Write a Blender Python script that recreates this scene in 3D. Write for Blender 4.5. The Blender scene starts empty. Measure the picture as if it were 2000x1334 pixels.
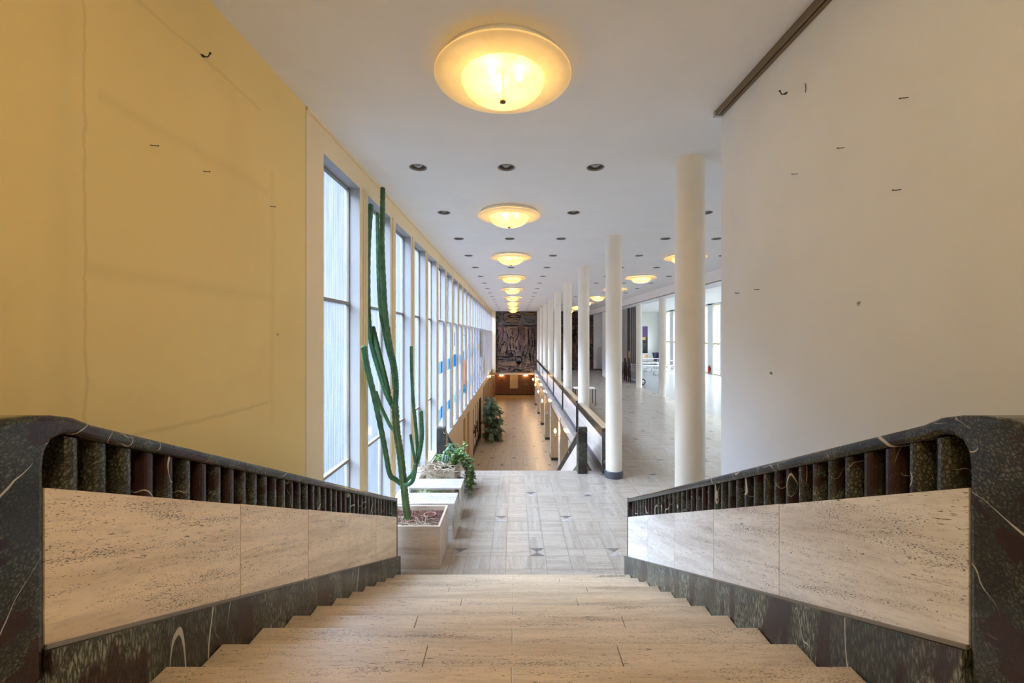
import bpy, bmesh, math, random
from mathutils import Vector, Matrix
S = bpy.context.scene
COL = S.collection
PI = math.pi
R = random.Random(7)

# ---------------------------------------------------------------- camera, sky, light, exposure
F, CX, CY = 824.0, 1004.5, 655.5          # focal length and vanishing point in pixels of the 2000x1334 frame
cam_data = bpy.data.cameras.new('camera'); cam = bpy.data.objects.new('camera', cam_data)
COL.objects.link(cam); S.camera = cam
cam.location = (0, 0, 0); cam.rotation_euler = (PI / 2, 0, 0)
cam_data.sensor_width = 36; cam_data.lens = F * 36 / 2000
cam_data.shift_x = (1000 - CX) / 2000; cam_data.shift_y = (CY - 667) / 2000
cam_data.clip_start = 0.05; cam_data.clip_end = 400
S.view_settings.view_transform = 'Standard'; S.view_settings.look = 'None'
S.view_settings.gamma = 1; S.view_settings.use_curve_mapping = False
S.view_settings.exposure = 1.05
S.cycles.use_denoising = True
S.cycles.max_bounces = 14; S.cycles.diffuse_bounces = 8; S.cycles.glossy_bounces = 4
S.cycles.transparent_max_bounces = 16; S.cycles.transmission_bounces = 8
S.cycles.sample_clamp_indirect = 6; S.cycles.caustics_reflective = False; S.cycles.caustics_refractive = False

SKY_H, SKY_G, SKY_Z = (0.235, 0.258, 0.288), (10.9, 12.2, 14.4), (4.0, 4.5, 5.3)   # horizon haze, bright band added to light the interior, zenith
w = bpy.data.worlds.new('overcast_sky'); S.world = w; w.use_nodes = True
nt = w.node_tree; nt.nodes.clear()
o_ = nt.nodes.new('ShaderNodeOutputWorld'); b_ = nt.nodes.new('ShaderNodeBackground')
tc = nt.nodes.new('ShaderNodeTexCoord'); sx = nt.nodes.new('ShaderNodeSeparateXYZ'); mr = nt.nodes.new('ShaderNodeMapRange')
mx = nt.nodes.new('ShaderNodeValToRGB'); el = mx.color_ramp.elements; el.new(0.5)
nt.links.new(tc.outputs['Generated'], sx.inputs[0]); nt.links.new(sx.outputs['Z'], mr.inputs['Value'])
mr.inputs['From Min'].default_value = 0.34; mr.inputs['From Max'].default_value = 0.84
for e_, p_, c_ in zip(el, (0.0, 0.24, 1.0), (SKY_H, SKY_G, SKY_Z)): e_.position = p_; e_.color = (*c_, 1)
nt.links.new(mr.outputs['Result'], mx.inputs[0])
garden_boost = nt.nodes.new('ShaderNodeMapRange'); nt.links.new(sx.outputs['X'], garden_boost.inputs['Value'])     # sky brightened toward the garden side to add light indoors
garden_boost.inputs['From Min'].default_value = -0.1; garden_boost.inputs['From Max'].default_value = 0.7; garden_boost.inputs['To Min'].default_value = 1.6; garden_boost.inputs['To Max'].default_value = 3.4
nt.links.new(mx.outputs[0], b_.inputs['Color']); nt.links.new(garden_boost.outputs['Result'], b_.inputs['Strength'])
nt.links.new(b_.outputs[0], o_.inputs[0])

def portal(name, loc, rot, sx_, sy_):
    l = bpy.data.lights.new(name, 'AREA'); l.shape = 'RECTANGLE'; l.size = sx_; l.size_y = sy_
    l.cycles.is_portal = True
    o = bpy.data.objects.new(name, l); COL.objects.link(o); o.location = loc; o.rotation_euler = rot
portal('daylight_left', (-2.4, 20.4, -0.5), (0, -PI / 2, 0), 4.9, 33)
portal('daylight_right', (15.75, 21.7, -0.3), (0, PI / 2, 0), 5.6, 45)

# ---------------------------------------------------------------- helpers
def px(x, y, Y):                            # a pixel of the photograph at depth Y -> point
    return Vector(((x - CX) * Y / F, Y, (CY - y) * Y / F))

class MB:
    def __init__(s): s.bm = bmesh.new()
    def face(s, pts, mi=0):
        f = s.bm.faces.new([s.bm.verts.new(p) for p in pts]); f.material_index = mi; return f
    def box(s, x0, x1, y0, y1, z0, z1, mi=0, bev=0.0):
        if x0 > x1: x0, x1 = x1, x0
        if y0 > y1: y0, y1 = y1, y0
        if z0 > z1: z0, z1 = z1, z0
        v = [s.bm.verts.new((x, y, z)) for x in (x0, x1) for y in (y0, y1) for z in (z0, z1)]
        fs = [(0, 1, 3, 2), (4, 6, 7, 5), (0, 4, 5, 1), (2, 3, 7, 6), (0, 2, 6, 4), (1, 5, 7, 3)]
        ff = [s.bm.faces.new([v[i] for i in f]) for f in fs]
        for f in ff: f.material_index = mi
        if bev:
            es = list({e for f in ff for e in f.edges})
            bmesh.ops.bevel(s.bm, geom=es, offset=bev, segments=2, affect='EDGES', profile=0.5)
        return s
    def prism_x(s, poly, x0, x1, mi=0, bev=0.0, seg=3):         # polygon in (y,z) pushed along x
        a = [s.bm.verts.new((x0, y, z)) for y, z in poly]; b = [s.bm.verts.new((x1, y, z)) for y, z in poly]
        n = len(poly); fs = [s.bm.faces.new(a), s.bm.faces.new(b[::-1])]
        caps = list(fs)
        for i in range(n):
            fs.append(s.bm.faces.new([a[i], b[i], b[(i + 1) % n], a[(i + 1) % n]]))
        for f in fs: f.material_index = mi
        bmesh.ops.recalc_face_normals(s.bm, faces=fs)
        if bev:
            es = list({e for f in caps for e in f.edges})
            bmesh.ops.bevel(s.bm, geom=es, offset=bev, segments=seg, affect='EDGES', profile=0.5)
        return s
    def prism_z(s, poly, z0, z1, mi=0):
        a = [s.bm.verts.new((x, y, z0)) for x, y in poly]; b = [s.bm.verts.new((x, y, z1)) for x, y in poly]
        n = len(poly); fs = [s.bm.faces.new(a), s.bm.faces.new(b[::-1])]
        for i in range(n): fs.append(s.bm.faces.new([a[i], b[i], b[(i + 1) % n], a[(i + 1) % n]]))
        for f in fs: f.material_index = mi
        bmesh.ops.recalc_face_normals(s.bm, faces=fs); return s
    def lathe(s, prof, c=(0, 0, 0), n=32, mi=0, smooth=True, axis='z'):
        c = Vector(c); rings = []
        for r, z in prof:
            if r < 1e-6: rings.append([s.bm.verts.new(c + Vector((0, 0, z)))])
            else: rings.append([s.bm.verts.new(c + Vector((r * math.cos(2 * PI * i / n), r * math.sin(2 * PI * i / n), z))) for i in range(n)])
        fs = []
        for A, B in zip(rings, rings[1:]):
            for i in range(n):
                j = (i + 1) % n
                if len(A) == 1 and len(B) == 1: continue
                if len(A) == 1: q = [A[0], B[j], B[i]]
                elif len(B) == 1: q = [A[i], A[j], B[0]]
                else: q = [A[i], A[j], B[j], B[i]]
                f = s.bm.faces.new(q); f.smooth = smooth; f.material_index = mi; fs.append(f)
        bmesh.ops.recalc_face_normals(s.bm, faces=fs); return s
    def tube(s, pts, r, n=8, ribs=0, amp=0.0, mi=0, bump=0.0, smooth=True, caps=True):
        pts = [Vector(p) for p in pts]; m = len(pts)
        rad = r if isinstance(r, (list, tuple)) else [r] * m
        t0 = (pts[1] - pts[0]).normalized()
        up = Vector((1, 0, 0)) if abs(t0.x) < 0.8 else Vector((0, 1, 0))
        u = t0.cross(up).normalized(); rings = []; fs = []
        for i in range(m):
            t = (pts[min(i + 1, m - 1)] - pts[max(i - 1, 0)]).normalized()
            u = (u - t * u.dot(t)).normalized(); v = t.cross(u)
            ring = []
            for k in range(n):
                a = 2 * PI * k / n
                c = math.cos(ribs * a) if ribs else 0
                rr = rad[i] * (1 + amp * c) * (1 + (bump * (0.5 + 0.5 * c) * (1 if i % 2 else -0.4)))
                ring.append(s.bm.verts.new(pts[i] + (u * math.cos(a) + v * math.sin(a)) * rr))
            rings.append(ring)
        for A, B in zip(rings, rings[1:]):
            for k in range(n):
                f = s.bm.faces.new([A[k], A[(k + 1) % n], B[(k + 1) % n], B[k]]); f.smooth = smooth; f.material_index = mi; fs.append(f)
        if caps:
            for ring in (rings[0], rings[-1]):
                f = s.bm.faces.new(ring); f.material_index = mi; fs.append(f)
        bmesh.ops.recalc_face_normals(s.bm, faces=fs); return s
    def ball(s, c, r, sub=2, sc=(1, 1, 1), mi=0):
        res = bmesh.ops.create_icosphere(s.bm, subdivisions=sub, radius=r)
        for v in res['verts']:
            v.co = Vector(c) + Vector((v.co.x * sc[0], v.co.y * sc[1], v.co.z * sc[2]))
            for f in v.link_faces: f.smooth = True; f.material_index = mi
        return s

def build(name, mb, mats, parent=None):
    me = bpy.data.meshes.new(name); mb.bm.to_mesh(me); mb.bm.free()
    for m in (mats if isinstance(mats, (list, tuple)) else [mats]): me.materials.append(m)
    o = bpy.data.objects.new(name, me); COL.objects.link(o)
    if parent is not None:
        o.parent = parent
        p, off = parent, Vector((0, 0, 0))
        while p is not None: off += p.location; p = p.parent
        me.transform(Matrix.Translation(-off))
    return o
def tag(o, label, cat, group=None, kind=None):
    o['label'] = label; o['category'] = cat
    if group: o['group'] = group
    o['kind'] = kind or 'thing'
    return o
def thing(name, loc, label, cat, group=None, kind=None):
    o = bpy.data.objects.new(name, None); COL.objects.link(o); o.location = loc; o.empty_display_size = 0.1
    return tag(o, label, cat, group, kind)
def struct(name, mb, mats, label, cat):
    return tag(build(name, mb, mats), label, cat, None, 'structure')
def rebase(o, loc):                          # move a one-mesh thing's origin to its base
    loc = Vector(loc); o.data.transform(Matrix.Translation(-loc)); o.location = loc; return o
def copy_tree(src, loc, label=None, parent=None):
    c = src.copy(); COL.objects.link(c)
    if parent is not None: c.parent = parent
    else: c.location = loc
    if label: c['label'] = label
    for ch in list(src.children):
        copy_tree(ch, None, None, c)
    return c
ORD = 'first second third fourth fifth sixth seventh eighth ninth tenth eleventh twelfth thirteenth fourteenth fifteenth sixteenth seventeenth eighteenth nineteenth twentieth twenty-first twenty-second twenty-third twenty-fourth twenty-fifth twenty-sixth'.split()

# ---------------------------------------------------------------- materials
class NG:
    def __init__(s, name):
        s.m = bpy.data.materials.new(name); s.m.use_nodes = True; s.t = s.m.node_tree; s.t.nodes.clear()
        s.out = s.t.nodes.new('ShaderNodeOutputMaterial')
    def n(s, typ, **kw):
        nd = s.t.nodes.new('ShaderNode' + typ)
        for k, v in kw.items(): setattr(nd, k, v)
        return nd
    def l(s, a, b): s.t.links.new(a, b)
    def coords(s, scale=(1, 1, 1), rnd=True):
        tc = s.n('TexCoord'); mp = s.n('Mapping'); src = tc.outputs['Object']
        if getattr(s, 'tilt', 0):
            rt = s.n('Mapping'); s.l(src, rt.inputs[0]); rt.inputs['Rotation'].default_value = (s.tilt, 0, 0); src = rt.outputs[0]
        s.l(src, mp.inputs[0]); mp.inputs['Scale'].default_value = scale
        if rnd:
            oi = s.n('ObjectInfo'); vm = s.n('VectorMath', operation='SCALE'); vm.inputs[0].default_value = (31, 17, 23)
            s.l(oi.outputs['Random'], vm.inputs['Scale']); s.l(vm.outputs[0], mp.inputs['Location'])
        return mp.outputs[0]
    def noise(s, co, scale, detail=4, rough=0.6, dist=0.0):
        n = s.n('TexNoise'); n.inputs['Scale'].default_value = scale; n.inputs['Detail'].default_value = detail
        n.inputs['Roughness'].default_value = rough; n.inputs['Distortion'].default_value = dist
        s.l(co, n.inputs['Vector']); return n.outputs['Fac']
    def ramp(s, fac, stops, const=False):
        r = s.n('ValToRGB'); e = r.color_ramp.elements
        while len(e) < len(stops): e.new(0.5)
        for el, (p, c) in zip(e, stops):
            el.position = p; el.color = (*c, 1) if isinstance(c, tuple) else (c, c, c, 1)
        if const: r.color_ramp.interpolation = 'CONSTANT'
        s.l(fac, r.inputs[0]); return r.outputs[0]
    def mix(s, fac, a, b, mode='MIX'):
        m = s.n('Mix', data_type='RGBA', blend_type=mode)
        for i, v in ((0, fac), (6, a), (7, b)):
            if isinstance(v, (int, float)): m.inputs[i].default_value = v
            elif isinstance(v, tuple): m.inputs[i].default_value = (*v, 1)
            else: s.l(v, m.inputs[i])
        return m.outputs[2]
    def math(s, op, a, b=None):
        m = s.n('Math', operation=op)
        for i, v in ((0, a), (1, b)):
            if v is None: continue
            if isinstance(v, (int, float)): m.inputs[i].default_value = v
            else: s.l(v, m.inputs[i])
        return m.outputs[0]
    def principled(s, col, rough=0.5, metal=0.0, bump=None, bstr=0.2, bdist=0.01, spec=0.5):
        p = s.n('BsdfPrincipled')
        for key, v in (('Base Color', col), ('Roughness', rough), ('Metallic', metal), ('Specular IOR Level', spec)):
            if isinstance(v, tuple): p.inputs[key].default_value = (*v, 1)
            elif isinstance(v, (int, float)): p.inputs[key].default_value = v
            else: s.l(v, p.inputs[key])
        if bump is not None:
            b = s.n('Bump'); b.inputs['Strength'].default_value = bstr; b.inputs['Distance'].default_value = bdist
            s.l(bump, b.inputs['Height']); s.l(b.outputs[0], p.inputs['Normal'])
        s.l(p.outputs[0], s.out.inputs[0]); return s.m

def plain(name, col, rough=0.5, metal=0.0, var=0.06, scale=8, spec=0.5):
    g = NG(name); co = g.coords(); f = g.noise(co, scale)
    c = g.ramp(f, [(0.3, tuple(x * (1 - var) for x in col)), (0.7, tuple(min(1, x * (1 + var)) for x in col))])
    return g.principled(c, rough, metal, spec=spec)

def travertine(name, grain, base=(0.60, 0.52, 0.44), dark=(0.45, 0.36, 0.28), rough=0.35, pits=1.0, tilt=0.0):
    g = NG(name); g.tilt = tilt
    st = {'x': (0.35, 4, 4), 'y': (4, 0.35, 4)}[grain]; fine = {'x': (14, 95, 95), 'y': (95, 14, 95)}[grain]
    co = g.coords(st); cf = g.coords(fine)
    bands = g.noise(co, 2.2, 6, 0.62, 0.4)
    col = g.ramp(bands, [(0.30, dark), (0.50, base), (0.62, tuple(min(1, c * 1.12) for c in base)), (0.8, tuple(c * 0.9 for c in base))])
    p1 = g.noise(cf, 1.3, 3, 0.65, 0.6)
    zone = g.ramp(g.noise(co, 1.1, 2), [(0.35, 0.0), (0.65, 0.09)])
    hole = g.math('LESS_THAN', p1, g.math('ADD', zone, 0.272 - 0.03 * (1 - pits)))
    soft = g.ramp(g.noise(cf, 0.8, 3, 0.6), [(0.3, 0.72), (0.5, 1.0)])
    col = g.mix(0.6, col, soft, 'MULTIPLY')
    cf2 = g.coords(tuple(5.0 * v if v < 20 else 2.6 * v for v in fine)); p2 = g.noise(cf2, 1.2, 2, 0.6, 0.4)
    clump = g.ramp(g.noise(co, 2.7, 4, 0.7, 0.8), [(0.42, 0.0), (0.70, 0.20)])
    hole = g.math('MAXIMUM', hole, g.math('LESS_THAN', p2, g.math('ADD', clump, 0.235 + 0.05 * pits)))
    col = g.mix(g.math('MULTIPLY', hole, 0.8), col, (0.09, 0.065, 0.045))
    inv = g.math('SUBTRACT', 1.0, hole)
    return g.principled(col, rough, bump=inv, bstr=0.25, bdist=0.004)

def marble(name, vert=1.0, tone=1.0, pick=False, vo_=-0.0125, rd=0.54):
    g = NG(name); co = g.coords((1, 1, vert))
    wob = g.noise(co, 22, 4, 0.7); wv = g.n('VectorMath', operation='ADD')
    cb = g.n('CombineXYZ'); 
    for i in range(3): g.l(g.math('MULTIPLY', wob, 0.05), cb.inputs[i])
    g.l(co, wv.inputs[0]); g.l(cb.outputs[0], wv.inputs[1])
    vo = g.n('TexVoronoi', feature='DISTANCE_TO_EDGE'); vo.inputs['Scale'].default_value = 78; g.l(wv.outputs[0], vo.inputs['Vector'])
    cell = g.ramp(vo.outputs['Distance'], [(0.0, tuple(tone * c for c in (0.006, 0.007, 0.006))), (0.12, tuple(tone * c for c in (0.050, 0.052, 0.040))), (0.4, tuple(tone * c for c in (0.145, 0.148, 0.112)))])
    big = g.noise(co, 3.2, 3, 0.5, 0.5)
    col = g.mix(g.ramp(big, [(0.42, 1.0), (0.60, 0.3)]), (0.02, 0.021, 0.019), cell)
    red = g.ramp(g.noise(g.coords((1.0, 1.0, vert * 1.3)), 4.1, 3, 0.5, 1.0), [(rd, 0.0), (rd + 0.05, 1.0)])
    if pick:
        oi = g.n('ObjectInfo'); red = g.math('MAXIMUM', red, g.math('LESS_THAN', oi.outputs['Random'], 0.2))
    col = g.mix(g.math('MULTIPLY', red, 0.85), col, (0.030, 0.012, 0.013))
    vein = g.math('ABSOLUTE', g.math('SUBTRACT', g.noise(co, 2.0, 2.5, 0.45, 0.25), 0.5))
    thin = g.math('ADD', g.math('MULTIPLY', g.noise(co, 3.2, 3, 0.6), 0.026), vo_)
    vein2 = g.math('ABSOLUTE', g.math('SUBTRACT', g.noise(co, 4.3, 2, 0.4, 0.2), 0.47))
    thin2 = g.math('ADD', g.math('MULTIPLY', g.noise(g.coords((1, 1, vert * 1.1)), 4.5, 3, 0.6), 0.022), vo_ + 0.0015)
    line = g.math('MAXIMUM', g.math('LESS_THAN', vein, thin), g.math('LESS_THAN', vein2, thin2))
    col = g.mix(g.math('MULTIPLY', line, 0.85), col, (0.55, 0.52, 0.46))
    return g.principled(col, 0.22, spec=0.35)

def wallpaint(name, col, stain=(0.75, 0.68, 0.55), amt=0.10, bands=False):
    g = NG(name); co = g.coords((1, 1, 1), rnd=False)
    f = g.noise(co, 0.9, 5, 0.6, 0.5)
    c = g.mix(g.math('MULTIPLY', g.ramp(f, [(0.45, 0.0), (0.75, 1.0)]), amt), col, tuple(a * b for a, b in zip(col, stain)))
    scr = g.noise(g.coords((2.5, 2.5, 5), rnd=False), 5, 6, 0.75, 1.5)
    c = g.mix(g.math('MULTIPLY', g.ramp(scr, [(0.66, 0.0), (0.72, 1.0)]), amt * 0.7), c, tuple(x * 0.6 for x in col))
    if bands:                               # grime bands, and a seam's shadow line put into the paint: fixed marks
        tc = g.n('TexCoord'); sp = g.n('SeparateXYZ'); g.l(tc.outputs['Object'], sp.inputs[0])
        wob = g.math('MULTIPLY', g.noise(co, 1.6, 5, 0.7), 0.10)
        for axis, other, at, wd, st, lo, hi in (('Y', 'Z', 1.89, 0.012, 0.35, -3, 3), ('Y', 'Z', 1.80, 0.10, 0.10, -3, 3), ('Y', 'Z', 3.36, 0.05, 0.13, -.7, 1.3), ('Z', 'Y', 0.30, 0.06, 0.14, 1.9, 3.4),
                                                ('Z', 'Y', 1.12, 0.05, 0.12, 1.95, 3.3), ('Z', 'Y', -0.52, 0.018, 0.32, 1.9, 3.3), ('Z', 'Y', 1.72, 0.02, 0.25, 2.0, 3.2)):
            d = g.math('ABSOLUTE', g.math('SUBTRACT', g.math('ADD', sp.outputs[axis], wob), at + 0.05))
            mk = g.math('MULTIPLY', g.math('GREATER_THAN', sp.outputs[other], lo), g.math('LESS_THAN', sp.outputs[other], hi))
            k = g.math('MULTIPLY', g.ramp(g.math('DIVIDE', d, wd), [(0.0, 1.0), (1.0, 0.0)]), mk)
            c = g.mix(g.math('MULTIPLY', k, st), c, tuple(x * 0.55 for x in col))
    return g.principled(c, 0.75, bump=g.noise(co, 40, 3), bstr=0.08, bdist=0.004, spec=0.3)

def glass_ribbed(name, tint, trans=0.55, ribs=True):
    g = NG(name); tc = g.n('TexCoord'); sp = g.n('SeparateXYZ'); g.l(tc.outputs['Object'], sp.inputs[0])
    nz = g.noise(g.coords((1, 30, 1.2)), 1.2, 3)
    if ribs:
        wv = g.math('SINE', g.math('MULTIPLY', sp.outputs['Y'], 130.0))
        k = g.math('ADD', g.math('MULTIPLY', wv, 0.20), g.math('ADD', g.math('MULTIPLY', nz, 0.6), 0.57))
    else:
        k = g.math('ADD', g.math('MULTIPLY', nz, 0.2), 0.85)
    col = g.mix(1.0, tint, (1, 1, 1), 'MULTIPLY'); cb = g.n('CombineColor')
    for i in range(3): g.l(g.math('MINIMUM', g.math('MULTIPLY', k, tint[i]), 0.97), cb.inputs[i])
    tl = g.n('BsdfTranslucent'); tr = g.n('BsdfTransparent'); g.l(cb.outputs[0], tl.inputs[0]); g.l(cb.outputs[0], tr.inputs[0])
    mx = g.n('MixShader'); mx.inputs[0].default_value = trans; g.l(tl.outputs[0], mx.inputs[1]); g.l(tr.outputs[0], mx.inputs[2])
    gl = g.n('BsdfGlossy'); gl.inputs['Roughness'].default_value = 0.15
    m2 = g.n('MixShader'); m2.inputs[0].default_value = 0.05; g.l(mx.outputs[0], m2.inputs[1]); g.l(gl.outputs[0], m2.inputs[2])
    g.l(m2.outputs[0], g.out.inputs[0]); return g.m

def film(name, col, trans=0.25, stripes=False):
    g = NG(name)
    if stripes:
        tc = g.n('TexCoord'); sp = g.n('SeparateXYZ'); g.l(tc.outputs['Object'], sp.inputs[0])
        f = g.noise(g.coords((1, 9, 0.15)), 1.6, 3, 0.6)
        c = g.ramp(f, [(0.3, tuple(x * 0.72 for x in col)), (0.48, col), (0.7, tuple(min(0.98, x * 1.12) for x in col))])
    else:
        c = g.ramp(g.noise(g.coords(), 6), [(0.3, tuple(x * 0.9 for x in col)), (0.7, col)])
    tl = g.n('BsdfTranslucent'); tr = g.n('BsdfTransparent'); g.l(c, tl.inputs[0]); g.l(c, tr.inputs[0])
    df = g.n('BsdfDiffuse'); g.l(c, df.inputs[0])
    mx = g.n('MixShader'); mx.inputs[0].default_value = trans; g.l(tl.outputs[0], mx.inputs[1]); g.l(tr.outputs[0], mx.inputs[2])
    m2 = g.n('MixShader'); m2.inputs[0].default_value = 0.25; g.l(mx.outputs[0], m2.inputs[1]); g.l(df.outputs[0], m2.inputs[2])
    g.l(m2.outputs[0], g.out.inputs[0]); return g.m

def emit(name, col, strength, transp=0.0):
    g = NG(name); e = g.n('Emission'); e.inputs[0].default_value = (*col, 1); e.inputs[1].default_value = strength
    if transp:
        t = g.n('BsdfTransparent'); mx = g.n('MixShader'); mx.inputs[0].default_value = transp
        g.l(e.outputs[0], mx.inputs[1]); g.l(t.outputs[0], mx.inputs[2]); g.l(mx.outputs[0], g.out.inputs[0])
    else: g.l(e.outputs[0], g.out.inputs[0])
    return g.m

def wood(name, a, b, axis='z', rough=0.45):
    g = NG(name); sc = {'z': (14, 14, 0.8), 'x': (0.8, 14, 14), 'y': (14, 0.8, 14)}[axis]
    f = g.noise(g.coords(sc), 1.4, 5, 0.6, 0.4)
    return g.principled(g.ramp(f, [(0.3, a), (0.7, b)]), rough)

def leafmat(name, a, b):
    g = NG(name); f = g.noise(g.coords(), 9, 3); c = g.ramp(f, [(0.35, a), (0.7, b)])
    return g.principled(c, 0.45)

M = {}
M['trav_x'] = travertine('travertine_grain_across', 'x')
M['trav_y'] = travertine('travertine_grain_along', 'y')
M['step'] = travertine('travertine_step', 'x', (0.63, 0.515, 0.375), (0.49, 0.38, 0.26), 0.4, 1.0)
M['panel'] = travertine('travertine_balustrade', 'y', (0.88, 0.72, 0.53), (0.68, 0.52, 0.36), 0.35, 1.0, 0.36)  # left side's warm lamp light is tinted into the stone colour
M['panel_cooled'] = travertine('travertine_balustrade_cool_lit', 'y', (0.84, 0.82, 0.79), (0.64, 0.59, 0.54), 0.35, 1.0, 0.36)  # same stone, lightened and cooled in colour to offset the warm lamp light
M['parapet'] = travertine('travertine_parapet', 'y', (0.70, 0.64, 0.58), (0.55, 0.48, 0.42), 0.3, 0.5)
M['floor_x'] = travertine('travertine_tile_across', 'x', (0.41, 0.36, 0.305), (0.33, 0.285, 0.235), 0.24, 0.3)
M['floor_y'] = travertine('travertine_tile_along', 'y', (0.395, 0.35, 0.30), (0.32, 0.275, 0.23), 0.24, 0.3)
M['low_x'] = travertine('lamp_tinted_travertine_across', 'x', (0.52, 0.40, 0.265), (0.41, 0.305, 0.19), 0.36, 0.3)  # lower hall tiles: warm lamp light put into the stone colour
M['low_y'] = travertine('tan_lamp_tinted_travertine_along', 'y', (0.50, 0.385, 0.255), (0.39, 0.295, 0.185), 0.36, 0.3)  # same lamp tint for the tiles; plain tan on the parapet coping
M['polished'] = travertine('travertine_polished', 'y', (0.66, 0.60, 0.54), (0.5, 0.42, 0.35), 0.09, 0.2)
M['bench'] = travertine('travertine_bench', 'x', (0.50, 0.47, 0.44), (0.40, 0.37, 0.33), 0.2, 0.2)
M['planter'] = travertine('travertine_planter', 'x', (0.55, 0.45, 0.36), (0.42, 0.32, 0.25), 0.4, 0.7)
M['grout'] = plain('dark_joint', (0.20, 0.17, 0.14), 0.8)
M['inlay_dark'] = plain('dark_stone_inlay', (0.17, 0.155, 0.15), 0.25, var=0.5, scale=30)
M['inlay_grey'] = plain('grey_stone_inlay', (0.40, 0.38, 0.37), 0.25, var=0.3, scale=30)
M['marble'] = marble('dark_green_marble', 1.0)
M['marble_v'] = marble('dark_veined_marble', 0.22, 2.2, False, -0.0132, 0.53)
M['marble_b'] = marble('dark_baluster_marble', 0.8, 1.25, True)
M['plinth'] = plain('speckled_blue_grey_stone', (0.075, 0.075, 0.095), 0.35, var=0.5, scale=90)
M['wall_l'] = wallpaint('cream_paint_stained', (0.78, 0.61, 0.275), (0.8, 0.7, 0.55), 0.25, True)  # cream deepened to amber, carrying the warm lamp light in the paint
M['wall_r'] = wallpaint('white_paint_worn', (0.75, 0.785, 0.82), (0.85, 0.8, 0.72), 0.35)
M['post'] = wallpaint('cream_paint_posts', (0.82, 0.69, 0.46), amt=0.2)
M['ceil'] = plain('ceiling_paint', (0.86, 0.855, 0.85), 0.8, var=0.02, scale=2)
M['col'] = plain('column_paint', (0.84, 0.80, 0.71), 0.45, var=0.03, scale=3)
M['white'] = plain('white_paint', (0.78, 0.78, 0.76), 0.5, var=0.02)
M['reveal'] = wallpaint('grey_white_weathered_reveal', (0.38, 0.38, 0.39), (0.7, 0.7, 0.7), 0.4)
M['lower'] = wood('tan_timber_lining', (0.42, 0.29, 0.14), (0.55, 0.40, 0.22))
M['slatwood'] = wood('brown_timber_slats', (0.28, 0.17, 0.08), (0.40, 0.26, 0.13))
M['backwood'] = wood('dark_red_timber_panels', (0.13, 0.052, 0.028), (0.19, 0.08, 0.042), rough=0.35)
M['lino'] = plain('grey_linoleum', (0.24, 0.245, 0.25), 0.25, var=0.06, scale=3)
M['glass'] = glass_ribbed('ribbed_glass', (0.86, 0.92, 0.99), 0.95)
M['glass_plain'] = glass_ribbed('frosted_glass', (0.86, 0.91, 0.97), 0.95, False)
M['clear'] = glass_ribbed('clear_glass', (0.97, 0.98, 0.97), 0.94, False)
M['film'] = film('white_striped_film', (0.86, 0.87, 0.92), 0.88, True)
M['f_blue'] = film('blue_film', (0.09, 0.43, 0.62)); M['f_pale'] = film('pale_blue_film', (0.50, 0.72, 0.84))
M['f_peach'] = film('peach_film', (0.80, 0.50, 0.36)); M['f_yellow'] = film('yellow_film', (0.80, 0.72, 0.05)); M['f_black'] = film('black_film', (0.015, 0.015, 0.015), 0.0)
M['bar'] = plain('grey_brown_glazing_bar', (0.25, 0.22, 0.19), 0.5)
M['dark'] = plain('dark_metal', (0.03, 0.03, 0.03), 0.45, 0.3)
M['bronze'] = plain('bronze_metal', (0.24, 0.18, 0.11), 0.35, 0.8)
M['steel'] = plain('steel', (0.5, 0.5, 0.52), 0.3, 0.9)
M['rim'] = plain('warm_white_enamel', (0.78, 0.72, 0.62), 0.5, var=0.02)
M['cactus'] = leafmat('cactus_skin', (0.020, 0.075, 0.028), (0.06, 0.165, 0.065))
M['cactus_old'] = leafmat('old_cactus_skin', (0.05, 0.085, 0.025), (0.10, 0.16, 0.05))
M['leaf'] = leafmat('green_leaf', (0.05, 0.13, 0.025), (0.20, 0.33, 0.08))
M['leaf_d'] = leafmat('dark_leaf', (0.010, 0.030, 0.012), (0.045, 0.10, 0.032))
M['leaf_m'] = leafmat('mid_green_leaf', (0.05, 0.11, 0.035), (0.14, 0.24, 0.09))
M['stem_b'] = leafmat('blue_green_stem', (0.06, 0.17, 0.12), (0.16, 0.32, 0.24))
M['dry'] = leafmat('dry_straw', (0.30, 0.22, 0.14), (0.60, 0.50, 0.38))
M['bark'] = leafmat('brown_stem', (0.05, 0.033, 0.02), (0.14, 0.095, 0.06))
M['clay'] = plain('red_brown_clay', (0.16, 0.075, 0.055), 0.8, var=0.7, scale=60)
M['terra'] = plain('terracotta', (0.30, 0.13, 0.10), 0.7)
M['brown'] = plain('dark_brown_plywood', (0.06, 0.03, 0.02), 0.4)
M['ply'] = plain('light_plywood', (0.50, 0.33, 0.16), 0.4)
M['navy'] = plain('navy_fabric', (0.015, 0.022, 0.06), 0.7)
M['black'] = plain('black_paint', (0.012, 0.012, 0.012), 0.5)
M['table'] = plain('white_laminate', (0.80, 0.81, 0.83), 0.2, var=0.02)
M['red'] = plain('red_enamel', (0.5, 0.02, 0.015), 0.3)
M['paper'] = plain('cream_paper', (0.70, 0.66, 0.52), 0.7)
M['ground'] = plain('dark_paving_outside', (0.05, 0.053, 0.057), 0.9, spec=0.1)
M['asphalt'] = plain('black_soil_outside', (0.029, 0.031, 0.034), 0.95, spec=0.0)
M['bulb'] = emit('bulb_glow', (1.0, 0.75, 0.35), 6, 0.5)
M['flame'] = emit('sconce_bulb_glow', (1.0, 0.72, 0.40), 30, 0.3)
M['bulb_off'] = plain('unlit_lamp_glass', (0.36, 0.355, 0.35), 0.2, 0.1)

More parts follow.
